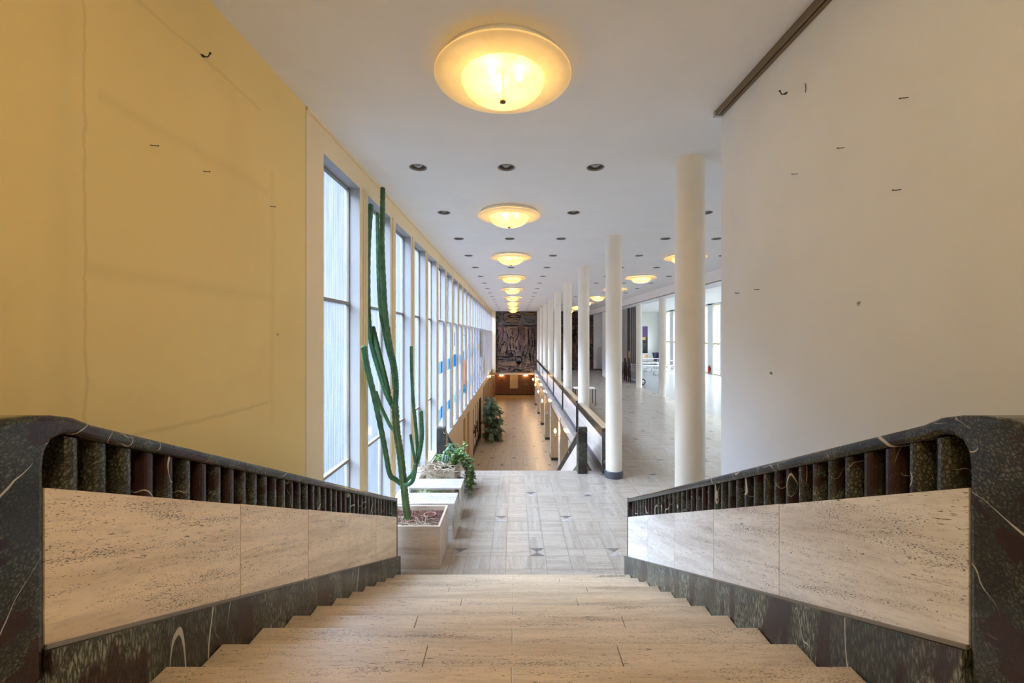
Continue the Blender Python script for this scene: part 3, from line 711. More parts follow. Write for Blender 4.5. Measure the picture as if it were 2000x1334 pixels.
mb.box(6.5, 15.6, -3, 44.6, 2.6, 2.8)
struct('ceiling', mb, M['ceil'], 'pale smooth ceiling over the stairs and gallery with recessed lights', 'ceiling')
mb = MB(); mb.box(6.5, 6.62, -1, 36.45, 1.765, 2.6); mb.box(6.62, 7.62, -1, 36.45, 1.83, 2.6)
struct('beam', mb, M['ceil'], 'dropped white beam between gallery and side room', 'beam')
mb = MB(); mb.box(6.53, 6.59, -1, 36.0, 1.735, 1.765); struct('trim_2', mb, M['bar'], 'dark sliding track under the dropped beam', 'trim')
mb = MB()
for i in range(150): mb.box(7.62, 15.3, -0.6 + i * 0.3, -0.6 + i * 0.3 + 0.23, 2.48, 2.53)
mb.box(7.62, 15.3, -1, 44.4, 2.565, 2.6)
struct('ceiling_right', mb, M['white'], 'white slatted ceiling of the side room', 'ceiling')

# downlights
def ordlab(x, n):
    line = {-1.21: 'nearest the windows', -0.10: 'in line with the bowl lamps', 1.02: 'beside the gallery columns', 3.30: 'just beyond the gallery columns', 4.42: 'in line with the gallery bowl lamps', 5.52: 'nearest the dropped beam'}[x]
    return 'recessed downlight %s, in the %s row from the camera' % (line, ORD[n])
proto = None
for n, y in enumerate(rows):
    for x in LX:
        if n % 2 and x in (-0.10, 4.42): continue
        if proto is None:
            proto = thing('ceiling_downlight', (x, y, ZC), ordlab(x, n), 'downlight', 'recessed downlights in the ceiling')
            mb = MB(); mb.lathe([(0.1, ZC - 0.001), (0.1, ZC + 0.16), (0, ZC + 0.165)], (x, y, 0), 20); build('housing', mb, M['bar'], proto)
            mb = MB(); mb.lathe([(0.099, ZC + 0.012), (0.112, ZC - 0.004), (0.105, ZC - 0.007), (0.092, ZC + 0.01)], (x, y, 0), 20); build('ring', mb, M['bar'], proto)
            mb = MB(); mb.lathe([(0, ZC + 0.004), (0.03, ZC + 0.007), (0.055, ZC + 0.022), (0.062, ZC + 0.045), (0.03, ZC + 0.14)], (x, y, 0), 16); build('bulb', mb, M['bulb_off'], proto)
        else: copy_tree(proto, (x, y, ZC), ordlab(x, n))

# bowl lamps
def lamp_parts(x, y, t):
    c = (x, y, ZC)
    mb = MB(); mb.lathe([(0.530, -0.062), (0.537, -0.066), (0.538, -0.074), (0.532, -0.079), (0.44, -0.080), (0.36, -0.084), (0.329, -0.090)], c, 56); build('dish', mb, M['dish'], t)
    mb = MB(); mb.lathe([(0, -0.001), (0.49, -0.001), (0.49, -0.045), (0.48, -0.045), (0.48, -0.012), (0, -0.012)], c, 48); build('ceiling_plate', mb, M['white'], t)
    prof = [(0.329 * math.sin(a) ** 0.8 if a > 0 else 0, -0.086 - 0.162 * math.cos(a)) for a in [PI / 2 * i / 9 for i in range(10)]]
    mb = MB(); mb.lathe(prof[::-1], c, 48); build('glass_bowl', mb, M['bowl'], t)
    mb = MB(); mb.lathe([(0, -0.236), (0.018, -0.24), (0.024, -0.255), (0.024, -0.268), (0.0, -0.275)], c, 16); mb.tube([(x, y, ZC - 0.24), (x, y, ZC)], 0.007, 8); build('finial', mb, M['bronze'], t)
    for a in (1.9, 4.0, 6.1):
        mb = MB(); mb.ball((x + 0.13 * math.cos(a), y + 0.13 * math.sin(a), ZC - 0.075), 0.030, 2, (1, 1, 1.3)); build('bulb', mb, M['bulb'], t)
LAMP_E = 9
def lamp(x, y, label, src=None):
    if src is None:
        t = thing('bowl_lamp', (x, y, ZC), label, 'ceiling lamp', 'glass bowl ceiling lamps'); lamp_parts(x, y, t)
    else: t = copy_tree(src, (x, y, ZC), label)
    return t
def lamp_light(t, spots, e, col=(1, 0.60, 0.20)):
    for dx, dy in spots:
        l = bpy.data.lights.new('lamp_light', 'POINT'); l.energy = e / len(spots); l.color = col; l.shadow_soft_size = 0.04
        o = bpy.data.objects.new('lamp_light', l); COL.objects.link(o); o.parent = t; o.location = (dx, dy, -0.075)
LY = [3.35 + 3.9 * k for k in range(9)]
tri = [(0.13 * math.cos(a), 0.13 * math.sin(a)) for a in (1.9, 4.0, 6.1)]
L0 = lamp(-0.09, LY[0], 'large lit glass bowl lamp nearest above the stairs'); made = [L0]
for k in range(1, 9): made.append(lamp(-0.09, LY[k], 'lit glass bowl lamp over the stairwell, %s counted from the camera' % ORD[k], L0))
for k in range(2, 9): made.append(lamp(4.52, LY[k], 'lit glass bowl lamp over the gallery behind the columns, %s from the camera' % ORD[k - 2], L0))
made.append(lamp(-0.09, -0.55, 'lit glass bowl lamp above the top of the stairs', L0))
made.append(lamp(4.52, LY[0], 'lit glass bowl lamp in the gallery behind the white wall', L0))
made.append(lamp(4.52, LY[1], 'lit glass bowl lamp in the gallery just past the white wall', L0))
for i, t in enumerate(made): lamp_light(t, tri if i < 3 else [(0, 0)], 108 if t.location.y < 0 else LAMP_E * (1.8 if t.location.x > 3 else 1), (1, 0.84, 0.62) if t.location.y < 0 else (1, 0.60, 0.20))

# ---------------------------------------------------------------- far end
mb = MB(); mb.box(XL - 0.2, 6.9, YW + 0.05, YW + 0.35, -3.22, ZC); mb.box(6.9, 8.4, YW + 0.3, YW + 0.5, ZF, 2.55)
struct('wall_far', mb, M['wall_r'], 'far end wall behind the mural', 'wall')
mb = MB(); mb.box(-1.9, -1.62, YW - 0.25, YW + 0.04, -3.25, ZC); struct('trim_3', mb, M['post'], 'cream pilaster at the left edge of the mural', 'trim')
mb = MB(); mb.box(-2.4, 3.4, YW, 41.5, -3.4, -3.23); struct('ceiling_lower', mb, M['lower'], 'low ceiling over the far end of the lower hall', 'ceiling')
mb = MB()
for i in range(14): mb.box(-2.5 + i * 0.45, -2.5 + i * 0.45 + 0.445, 41.4, 41.47, ZL, -3.4)
mb.box(-2.7, 4, 41.47, 41.6, ZL, -3.3)
struct('wall_end', mb, M['backwood'], 'dark red-brown timber wall at the end of the lower hall', 'wall')
mb = MB(); mb.box(-2.1, 2.0, 41.37, 41.4, ZL, ZL + 0.12); struct('baseboard_end', mb, M['dark'], 'dark baseboard of the timber end wall', 'baseboard')
for x, lb in ((-1.25, 'left brass twin lamp on the dark timber end wall'), (1.10, 'right brass twin lamp on the dark timber end wall')):
    t = thing('twin_sconce', (x, 41.36, -4.1), lb, 'wall lamp', 'twin lamps on the timber end wall')
    mb = MB(); mb.box(x - 0.09, x + 0.09, 41.36, 41.40, -4.28, -4.1); mb.tube([(x, 41.34, -4.15), (x, 41.30, -3.98)], 0.015, 8); mb.tube([(x - 0.12, 41.26, -3.95), (x, 41.30, -3.98), (x + 0.12, 41.26, -3.95)], 0.012, 8); build('bracket', mb, M['bronze'], t)
    for dx in (-0.12, 0.12):
        mb = MB(); mb.ball((x + dx, 41.26, -3.84), 0.05, 2, (1, 1, 1.5)); build('bulb', mb, M['flame'], t)
    l = bpy.data.lights.new('sconce_light', 'POINT'); l.energy = 13; l.color = (1, 0.55, 0.18); l.shadow_soft_size = 0.08
    o = bpy.data.objects.new('sconce_light', l); COL.objects.link(o); o.parent = t; o.location = (0, -0.14, 0.26)
t = thing('poster', (-0.04, 41.38, -5.15), 'tall cream poster hanging on the dark timber end wall', 'poster')
mb = MB(); mb.box(-0.43, 0.35, 41.375, 41.395, -5.15, -3.62); build('sheet', mb, M['paper'], t)
mb = MB()
for z in (-3.62, -5.17): mb.box(-0.44, 0.36, 41.37, 41.398, z, z + 0.02)
build('batten', mb, M['white'], t)
mb = MB(); mb.box(0.98, 1.32, 41.38, 41.4, -4.86, -4.68, 0, 0.004); rebase(tag(build('plaque', mb, M['bronze']), 'small brass plaque on the timber wall below the right twin lamp', 'plaque'), (1.15, 41.39, -4.86))
t = thing('wall_sign', (XL + 0.04, 31.2, -3.78), 'small white sign on the brown slatted wall at lower left', 'sign')
mb = MB(); mb.box(XL + 0.02, XL + 0.05, 30.9, 31.5, -3.8, -3.45); build('plate', mb, M['dark'], t)
mb = MB(); mb.box(XL + 0.05, XL + 0.055, 30.98, 31.15, -3.75, -3.5); mb.box(XL + 0.05, XL + 0.055, 31.25, 31.4, -3.75, -3.6); build('symbol', mb, M['white'], t)

def smooth_path(pts, n=5):
    P = [Vector(p) for p in pts]; out = []
    for i in range(len(P) - 1):
        p0, p1, p2, p3 = P[max(i - 1, 0)], P[i], P[i + 1], P[min(i + 2, len(P) - 1)]
        for k in range(n):
            u = k / n; out.append(0.5 * ((2 * p1) + (p2 - p0) * u + (2 * p0 - 5 * p1 + 4 * p2 - p3) * u * u + (3 * p1 - p0 - 3 * p2 + p3) * u ** 3))
    return out + [P[-1]]
# mural: a generic abstract of dark contours on grey and tan
def mp(cx, cy, d=0.0): return px(960 + cx * 0.15, 600 + cy * 0.15, YW - 0.02 - d)
t = thing('mural', (2.6, YW, ZF), 'large dark abstract mural of black contours on the far wall', 'mural')
mb = MB(); mb.box(-1.63, 6.84, YW - 0.02, YW + 0.045, ZF, ZC - 0.004); mb.box(-1.63, 1.72, YW - 0.02, YW + 0.045, -3.21, ZF); build('canvas', mb, M['mural'], t)
def blob(pts, mat, d=0.004):
    mb = MB(); f = mb.face([mp(x, y, d) for x, y in pts])
    r = bmesh.ops.extrude_face_region(mb.bm, geom=[f])
    for v in r['geom']:
        if isinstance(v, bmesh.types.BMVert): v.co.y += 0.01
    bmesh.ops.recalc_face_normals(mb.bm, faces=mb.bm.faces[:]); build('colour_patch', mb, mat, t)
def ell(cx, cy, rx, ry, n=18, p=1.0): return [(cx + rx * (abs(math.cos(a)) ** p) * (1 if math.cos(a) > 0 else -1), cy + ry * (abs(math.sin(a)) ** p) * (1 if math.sin(a) > 0 else -1)) for a in [2 * PI * i / n for i in range(n)]]
blob([(58, 50), (585, 50), (585, 235), (58, 235)], M['m_grey'], 0.002)
blob(ell(265, 135, 112, 68, 24, 0.55), M['m_tan']); blob([(120, 250), (150, 250), (145, 420), (112, 430)], M['m_rose'])
blob([(385, 255), (410, 250), (412, 500), (395, 580), (380, 470)], M['m_rose']); blob([(195, 255), (345, 255), (335, 400), (315, 560), (220, 560), (205, 400)], M['m_tan'])
blob(ell(150, 545, 42, 55), M['m_tan']); blob(ell(283, 330, 26, 48), M['m_rose'], 0.008); blob(ell(355, 700, 36, 44), M['m_grey'])
blob(ell(480, 95, 90, 22, 18, 0.7), M['m_tan']); blob([(430, 260), (470, 260), (470, 470), (420, 500)], M['m_tan']); blob([(75, 720), (380, 700), (390, 770), (80, 780)], M['m_tan'])
lines = [([(155, 80), (240, 68), (370, 75), (378, 110), (350, 190), (300, 205), (210, 200), (170, 180), (152, 130), (155, 80)], 7), ([(205, 120), (270, 105), (360, 112), (368, 130), (290, 135), (215, 128)], 10), ([(170, 160), (260, 150), (340, 165)], 5),
         ([(140, 225), (250, 240), (360, 232)], 9), ([(390, 80), (470, 105), (570, 98), (585, 75), (420, 70)], 6), ([(400, 225), (480, 245), (585, 235)], 10), ([(430, 150), (520, 165), (560, 190), (480, 195), (440, 170)], 5),
         ([(150, 250), (152, 350), (140, 430)], 7), ([(190, 300), (215, 400), (205, 560), (165, 600)], 9), ([(350, 255), (355, 350), (318, 430), (305, 500), (325, 560)], 9), ([(225, 330), (250, 380), (290, 390), (330, 350), (320, 290), (280, 280), (235, 290), (225, 330)], 6),
         ([(270, 300), (268, 360)], 8), ([(245, 380), (240, 470), (250, 560)], 14), ([(285, 390), (280, 470), (290, 540)], 10), ([(95, 580), (85, 550), (150, 470), (185, 445)], 7), ([(105, 585), (135, 500), (165, 480)], 11), ([(165, 600), (190, 570), (192, 520)], 6),
         ([(190, 620), (215, 580), (260, 565), (305, 590), (315, 620)], 8), ([(220, 625), (240, 600), (265, 600), (285, 625)], 14), ([(60, 640), (180, 650), (320, 640), (400, 650)], 13), ([(60, 680), (170, 685), (320, 690)], 7), ([(310, 650), (320, 700), (345, 770), (390, 690), (395, 650)], 8),
         (ell(355, 700, 36, 44) + [(391, 700)], 6), (ell(355, 700, 10, 12) + [(365, 700)], 7), ([(430, 270), (425, 330), (430, 400), (420, 470)], 6), ([(475, 280), (485, 400), (470, 560), (440, 640), (435, 760)], 9), ([(400, 640), (410, 560), (455, 490)], 8), ([(520, 350), (530, 480), (500, 600), (520, 760)], 10),
         ([(555, 380), (560, 520), (540, 640), (555, 740)], 9), ([(495, 420), (490, 600), (500, 700)], 7), ([(60, 720), (120, 760), (380, 775)], 6), ([(280, 835), (330, 815), (395, 830)], 16), ([(70, 800), (200, 810)], 5), ([(85, 70), (120, 95), (75, 130), (110, 170), (70, 210), (105, 250)], 8), ([(75, 290), (90, 380), (70, 460), (80, 520)], 9), ([(360, 470), (375, 520), (365, 590)], 10)]
mb = MB()
for li, (pts, wd) in enumerate(lines):
    v = smooth_path([mp(x, y, 0.014 + li * 0.0004) for x, y in pts], 5); base = wd * 0.15 * YW / F * 0.62; ph = R.uniform(0, 6)
    L_, R_ = [], []
    for k_, a in enumerate(v):
        d = (v[min(k_ + 1, len(v) - 1)] - v[max(k_ - 1, 0)]).normalized(); r = base * (0.85 + 0.35 * math.sin(k_ * 0.9 + ph) + R.uniform(-.15, .15)) * (0.45 if k_ in (0, len(v) - 1) else 1)
        n = Vector((-d.z, 0, d.x)) * r; L_.append(a + n); R_.append(a - n)
    for k_ in range(len(v) - 1): mb.face([L_[k_], L_[k_ + 1], R_[k_ + 1], R_[k_]])
build('contour_lines', mb, M['m_black'], t)
strokes = MB()
for x0, x1, z0, z1 in ((4.0, 6.8, 0.9, 2.0), (3.0, 4.2, 1.0, 2.0)):
    for i in range(9):
        z = z0 + (z1 - z0) * i / 8; strokes.box(x0 + R.random() * 0.3, x1 - R.random() * 0.3, YW - 0.035, YW - 0.02, z, z + 0.03 + R.random() * 0.05)
for i in range(22):
    x = 3.0 + R.random() * 3.7; z = -2.6 + R.random() * 2.6; strokes.box(x, x + 0.04 + R.random() * 0.12, YW - 0.035, YW - 0.02, z, min(0.8, z + 0.5 + R.random() * 1.2))
build('brush_strokes', strokes, M['m_black'], t)

# gallery end: white wall corner with niche, sliding partition
mb = MB(); mb.box(6.87, 7.15, YW - 0.1, YW + 0.3, ZF + 0.1, 2.55); mb.box(7.62, 7.94, YW - 0.1, YW + 0.3, ZF, 2.55); mb.box(7.15, 7.62, YW - 0.1, YW + 0.3, ZF + 1.96, 2.55)
struct('wall_niche', mb, M['wall_r'], 'white wall corner with narrow niche right of the mural', 'wall')
mb = MB(); mb.box(6.86, 7.16, YW - 0.12, YW - 0.1, ZF, ZF + 0.14); mb.box(7.15, 7.62, YW + 0.26, YW + 0.29, ZF, ZF + 0.1); struct('baseboard_niche', mb, M['plinth'], 'dark baseboard of the white niche wall', 'baseboard')
mb = MB(); mb.box(6.53, 6.6, 29.6, 31.3, ZF + 0.02, 1.735); rebase(tag(build('sliding_panel', mb, M['white']), 'white sliding partition panel parked under the beam track', 'partition'), (6.565, 30.45, ZF))
mb = MB(); mb.box(7.95, 8.1, 31.02, 44.4, ZF, 2.48); struct('wall_side_room', mb, M['white'], 'white wall between gallery end and side room', 'wall')
t = thing('folding_partition', (8.0, 28.9, ZF), 'white folding partition with black vertical gaps behind stacked chairs', 'partition')
mb = MB(); mb.box(7.97, 8.08, 26.6, 31.0, ZF, 2.1); build('panel', mb, M['white'], t)
for y, w_ in ((29.62, 0.10), (29.1, 0.34), (28.62, 0.22), (28.16, 0.22), (27.7, 0.22), (27.24, 0.22)):
    mb = MB(); mb.box(7.945, 7.972, y, y + w_, ZF + 0.2, 1.96); build('gap', mb, M['black'], t)

# ---------------------------------------------------------------- side room
mb = MB(); mb.box(7.5, 15.5, 44.4, 44.6, ZF, 2.6); struct('wall_side_end', mb, M['white'], 'white end wall of the side room', 'wall')
mb = MB(); mb.box(XR + 0.12, 15.5, -1.2, -1, ZF, 2.6); struct('wall_near', mb, M['white'], 'near end wall of the gallery', 'wall')
XW = 15.3; PWY = [32.5 - 2.03 * 15 + 2.03 * i for i in range(21)]
mb = MB()
for y in PWY: mb.box(XW, XW + 0.3, y, y + 0.9, ZF, 2.48)
mb.box(XW, XW + 0.3, -1, PWY[0], ZF, 2.48); mb.box(XW, XW + 0.3, PWY[-1] + 0.9, 44.6, ZF, 2.48); mb.box(XW, XW + 0.3, -1, 44.6, 2.4, 2.6)
struct('wall_garden', mb, M['white'], 'white window piers of the side room facing the garden', 'wall')
for i in range(20):
    y = PWY[i] + 0.9; e = PWY[i + 1]
    t = thing('window_%d' % (26 + i), (XW + 0.1, (y + e) / 2, ZF), 'clear garden window of the side room, %s from the far wall' % ORD[19 - i], 'window', None, 'structure')
    mb = MB(); mb.box(XW + 0.12, XW + 0.126, y + 0.03, e - 0.03, ZF + 0.08, 2.36); build('pane', mb, M['clear'], t)
    mb = MB()
    for a in (y, e - 0.06): mb.box(XW + 0.06, XW + 0.16, a, a + 0.06, ZF, 2.4)
    mb.box(XW + 0.06, XW + 0.16, y, e, ZF, ZF + 0.1); mb.box(XW + 0.06, XW + 0.16, y, e, 2.33, 2.4); mb.box(XW + 0.02, XW + 0.16, y, e, -0.68, -0.54)
    build('frame', mb, M['post'], t)
t = thing('wall_picture', (13.6, 44.38, -1.85), 'tall picture with purple top and dark lower half on the side room wall', 'picture')
mb = MB(); mb.box(13.0, 14.03, 44.37, 44.4, -1.85, 0.97); build('board', mb, M['black'], t)
g = NG('purple_print'); tc = g.n('TexCoord'); sp = g.n('SeparateXYZ'); g.l(tc.outputs['Object'], sp.inputs[0])
f = g.noise(g.coords((1, 1, 1), False), 2, 4)
M['purple'] = g.principled(g.ramp(g.math('ADD', g.math('MULTIPLY', f, 0.3), 0.3), [(0.3, (0.06, 0.03, 0.16)), (0.6, (0.12, 0.05, 0.22))]), 0.4)
mb = MB(); mb.box(13.02, 14.01, 44.36, 44.37, -0.1, 0.95); build('upper_field', mb, M['purple'], t)
mb = MB(); mb.box(13.02, 14.01, 44.36, 44.37, -0.22, -0.1); build('band', mb, plain('maroon_print', (0.14, 0.02, 0.05), 0.4), t)
mb = MB(); mb.box(13.1, 13.8, 44.358, 44.37, -0.46, -0.16); build('yellow_shape', mb, plain('yellow_print', (0.6, 0.42, 0.12), 0.4), t)
mb = MB()
for i in range(5): mb.tube([(13.1 + i * 0.1, 44.362, -1.7), (13.3 + i * 0.08, 44.362, -1.2), (13.5 + i * 0.1, 44.362, -0.8)], 0.012, 4)
build('pale_lines', mb, plain('olive_print', (0.16, 0.17, 0.09), 0.5), t)

# stacked chairs
def chair_proto():
    t = thing('stacking_chair', (0, 0, 0), 'x', 'chair', 'stacked brown chairs by the partition')
    mb = MB()
    for i in range(6):
        a, b = i / 6, (i + 1) / 6; za = 0.45 + 0.02 * (2 * a - 1) ** 2; zb = 0.45 + 0.02 * (2 * b - 1) ** 2
        mb.prism_x([(-0.2 + 0.4 * a, za), (-0.2 + 0.4 * b, zb), (-0.2 + 0.4 * b, zb + 0.014), (-0.2 + 0.4 * a, za + 0.014)], -0.2, 0.2)
    build('seat', mb, M['brown'], t)
    mb = MB(); mb.box(-0.205, 0.205, -0.19, -0.175, 0.43, 0.45); mb.box(-0.215, -0.2, -0.19, 0.19, 0.43, 0.45); mb.box(0.2, 0.215, -0.19, 0.19, 0.43, 0.45); build('seat_frame', mb, M['steel'], t)
    mb = MB()
    for i in range(6):
        a, b = -0.19 + 0.38 * i / 6, -0.19 + 0.38 * (i + 1) / 6; f = lambda v: 0.235 - 0.8 * v * v
        mb.prism_z([(a, f(a)), (b, f(b)), (b, f(b) + 0.013), (a, f(a) + 0.013)], 0.62, 0.80)
    build('backrest', mb, M['brown'], t)
    for s in (-1, 1):
        mb = MB(); mb.tube([(s * 0.21, -0.19, 0), (s * 0.20, -0.17, 0.45)], 0.012, 6); build('leg', mb, M['brown'], t)
        mb = MB(); mb.tube([(s * 0.21, 0.26, 0), (s * 0.20, 0.17, 0.45), (s * 0.19, 0.23, 0.80)], 0.012, 6); build('leg', mb, M['brown'], t)
    return t
proto = chair_proto(); used = False
for si, (x, y) in enumerate(((7.42, 28.3), (7.49, 27.5), (7.54, 26.7))):
    for i in range(11):
        lab = 'brown stacking chair, %s from the floor in the %s stack before the striped partition' % (ORD[i], ('farthest', 'middle', 'nearest')[si])
        if not used: c = proto; c['label'] = lab; used = True
        else: c = copy_tree(proto, (0, 0, 0), lab)
        c.location = (x - i * 0.006, y, ZF + i * 0.075); c.rotation_euler = (0, 0, PI / 2)
t = thing('plywood_chair_shell', (7.48, 27.45, -1.43), 'light plywood chair back standing on the middle chair stack', 'chair')
mb = MB(); mb.prism_x([(27.2, -1.43), (27.62, -1.43), (27.66, -1.15), (27.58, -0.98), (27.34, -1.02), (27.24, -1.2)], 7.44, 7.47, 0, 0.006); build('shell', mb, M['ply'], t)
t = thing('hand_trolley', (7.78, 25.6, ZF), 'black hand trolley wheel standing on the grey floor behind a column', 'trolley')
mb = MB()
for i in range(24):
    pass
mb.tube([(7.78 + 0.16 * math.cos(a), 25.6, ZF + 0.2 + 0.16 * math.sin(a)) for a in [2 * PI * i / 24 for i in range(25)]], 0.035, 8, caps=False); wl = build('wheel', mb, M['black'], t)
mb = MB(); mb.lathe([(0, -0.02), (0.06, -0.02), (0.06, 0.02), (0, 0.02)], (0, 0, 0), 14)
for v in mb.bm.verts: v.co = Vector((7.78 + v.co.x, 25.6 + v.co.z, ZF + 0.2 + v.co.y))
for i in range(5): a = 2 * PI * i / 5; mb.tube([(7.78, 25.6, ZF + 0.2), (7.78 + 0.15 * math.cos(a), 25.6, ZF + 0.2 + 0.15 * math.sin(a))], 0.008, 5)
build('hub', mb, M['steel'], wl)
mb = MB(); mb.tube([(7.78, 25.55, ZF + 0.2), (7.5, 25.55, ZF + 0.25), (7.45, 25.6, ZF + 1.2)], 0.02, 8); build('frame', mb, M['steel'], t)

# tables
def table_proto(L=1.6, D=0.75):
    t = thing('folding_table', (0, 0, 0), 'x', 'table', 'white wheeled tables in the side room')
    mb = MB(); mb.box(-L / 2, L / 2, -D / 2, D / 2, 0.71, 0.74, 0, 0.006); build('tabletop', mb, M['table'], t)
    for s in (-1, 1):
        mb = MB(); x = s * (L / 2 - 0.25)
        mb.tube([(x, 0, 0.71), (x, 0, 0.32), (x, -0.1, 0.2), (x, -0.3, 0.08)], 0.022, 8); mb.tube([(x, 0, 0.32), (x, 0.1, 0.2), (x, 0.3, 0.08)], 0.022, 8); mb.box(x - 0.03, x + 0.03, -0.3, 0.3, 0.68, 0.71)
        lg = build('leg', mb, M['steel'], t)
        for yy in (-0.3, 0.3):
            mb = MB(); mb.ball((x, yy, 0.045), 0.045, 1, (0.5, 1, 1)); build('caster', mb, M['black'], lg)
    return t
tp = table_proto(); first = True
for x, y, rz, lab in ((10.1, 32.0, 0, 'white wheeled table nearest the grey floor, left of the front pair'), (11.75, 32.0, 0, 'white wheeled table of the front pair, beside the second white column'), (10.4, 35.2, 0, 'white wheeled table in the middle row behind the left front table'),
                      (12.05, 35.2, 0, 'white wheeled table in the middle row, toward the windows'), (12.0, 41.8, 0, 'white wheeled table in the back row below the purple picture'), (13.65, 41.8, 0, 'white wheeled table in the back row beside the navy chair'), (14.0, 38.8, PI / 2, 'white wheeled table turned crosswise near the garden windows')):
    if first: c = tp; first = False
    else: c = copy_tree(tp, (0, 0, 0))
    c['label'] = lab; c.location = (x, y, ZF); c.rotation_euler = (0, 0, rz)
t = thing('plywood_chair', (13.35, 42.7, ZF), 'light plywood chair behind the back row of white tables', 'chair')
mb = MB(); mb.prism_z([(13.1, 42.9), (13.25, 42.99), (13.45, 42.99), (13.6, 42.9), (13.6, 42.92), (13.45, 43.01), (13.25, 43.01), (13.1, 42.92)], ZF + 0.62, ZF + 1.02); build('backrest', mb, M['ply'], t)
mb = MB(); mb.box(13.12, 13.58, 42.5, 42.92, ZF + 0.44, ZF + 0.46); build('seat', mb, M['ply'], t)
for a in (13.14, 13.56):
    for b in (42.52, 42.9): mb = MB(); mb.tube([(a, b, ZF), (a, b, ZF + (0.44 if b < 42.8 else 0.9))], 0.012, 6); build('leg', mb, M['steel'], t)
t = thing('tub_chair', (14.45, 42.9, ZF), 'high navy tub chair near the far corner of the side room', 'chair')
mb = MB(); arc = [(14.45 + 0.42 * math.cos(a), 42.9 + 0.36 * math.sin(a)) for a in [PI * (-0.15 + 1.3 * i / 12) for i in range(13)]]
for p, q_ in zip(arc, arc[1:]):
    def sc(pt, f): return (14.45 + (pt[0] - 14.45) * f, 42.9 + (pt[1] - 42.9) * f)
    a, b = sc(p, 0.55), sc(q_, 0.55); c_, d = p, q_
    mb.face([(*a, ZF + 0.5), (*b, ZF + 0.5), (*d, ZF + 1.28), (*c_, ZF + 1.28)]); a2, b2, c2, d2 = sc(p, 0.48), sc(q_, 0.48), sc(p, 0.93), sc(q_, 0.93)
    mb.face([(*b2, ZF + 0.5), (*a2, ZF + 0.5), (*c2, ZF + 1.28), (*d2, ZF + 1.28)]); mb.face([(*c_, ZF + 1.28), (*d, ZF + 1.28), (*d2, ZF + 1.28), (*c2, ZF + 1.28)])
build('shell', mb, M['navy'], t)
mb = MB(); mb.box(14.2, 14.7, 42.65, 43.1, ZF + 0.42, ZF + 0.52, 0, 0.03); build('seat', mb, M['navy'], t)
mb = MB(); mb.lathe([(0, 0), (0.25, 0), (0.25, 0.02), (0.03, 0.04), (0.03, 0.42), (0, 0.42)], (14.45, 42.9, ZF), 18); build('base', mb, M['steel'], t)
t = thing('fire_extinguisher', (15.18, 32.9, -2.9), 'red fire extinguisher on the white window pier of the side room', 'fire extinguisher')
mb = MB(); mb.lathe([(0, -2.9), (0.075, -2.9), (0.085, -2.88), (0.085, -2.5), (0.06, -2.43), (0.03, -2.4), (0, -2.4)], (15.18, 32.9, 0), 18); build('cylinder', mb, M['red'], t)
mb = MB(); mb.box(15.16, 15.20, 32.84, 32.96, -2.4, -2.33); mb.tube([(15.18, 32.84, -2.36), (15.18, 32.78, -2.4), (15.18, 32.79, -2.75)], 0.014, 6); mb.box(15.26, 15.3, 32.85, 32.95, -2.7, -2.5); build('valve', mb, M['black'], t)
t = thing('side_table', (3.05, 18.5, ZF), 'small table with thin dark legs in the gallery behind the columns', 'table')
mb = MB(); mb.box(2.6, 3.52, 18.15, 18.85, ZF + 0.70, ZF + 0.725); build('tabletop', mb, M['white'], t)
for a in (2.62, 3.48):
    for b in (18.17, 18.81): mb = MB(); mb.box(a, a + 0.028, b, b + 0.028, ZF, ZF + 0.70); build('leg', mb, M['dark'], t)

# ---------------------------------------------------------------- landing furniture
t = thing('planter_box', (-1.34, 5.78, ZF), 'travertine planter box holding the tall cactus beside the stairs', 'planter', 'travertine planter boxes by the windows')
def planter(t, x0, x1, y0, y1, z1):
    mb = MB(); th = 0.03
    mb.box(x0, x1, y0, y0 + th, ZF, z1, 0, 0.002); mb.box(x0, x1, y1 - th, y1, ZF, z1, 0, 0.002); mb.box(x0, x0 + th, y0 + th, y1 - th, ZF, z1, 0, 0.002); mb.box(x1 - th, x1, y0 + th, y1 - th, ZF, z1, 0, 0.002)
    mb.box(x0 + th, x1 - th, y0 + th, y1 - th, ZF, ZF + 0.05); build('box', mb, M['planter'], t)
planter(t, -1.74, -0.96, 5.44, 6.12, -2.46)
def pebbles(t, x0, x1, y0, y1, z, n, name, mat, r0=0.009):
    mb = MB(); mb.box(x0, x1, y0, y1, z - 0.05, z - 0.004)
    for i in range(n):
        c = Vector((R.uniform(x0 + 0.01, x1 - 0.01), R.uniform(y0 + 0.01, y1 - 0.01), z + R.uniform(-0.004, 0.006))); r = r0 * R.uniform(0.7, 1.4)
        v = [mb.bm.verts.new(c + Vector(d) * r) for d in ((1, 0, 0), (-1, 0, 0), (0, 1, 0), (0, -1, 0), (0, 0, 1))]
        for a, b in ((0, 2), (2, 1), (1, 3), (3, 0)): f = mb.bm.faces.new([v[a], v[b], v[4]])
    o = build(name, mb, mat, t); o['kind'] = 'stuff'; return o
pebbles(t, -1.71, -0.99, 5.47, 6.09, -2.525, 2600, 'clay_pebbles', M['clay'])
t = thing('planter_box', (-1.35, 8.2, ZF), 'smaller travertine planter overgrown with trailing plants beside the lower stair', 'planter', 'travertine planter boxes by the windows')
planter(t, -1.62, -1.10, 7.76, 8.68, -2.46); pebbles(t, -1.59, -1.13, 7.79, 8.65, -2.52, 1200, 'soil', M['bark'])
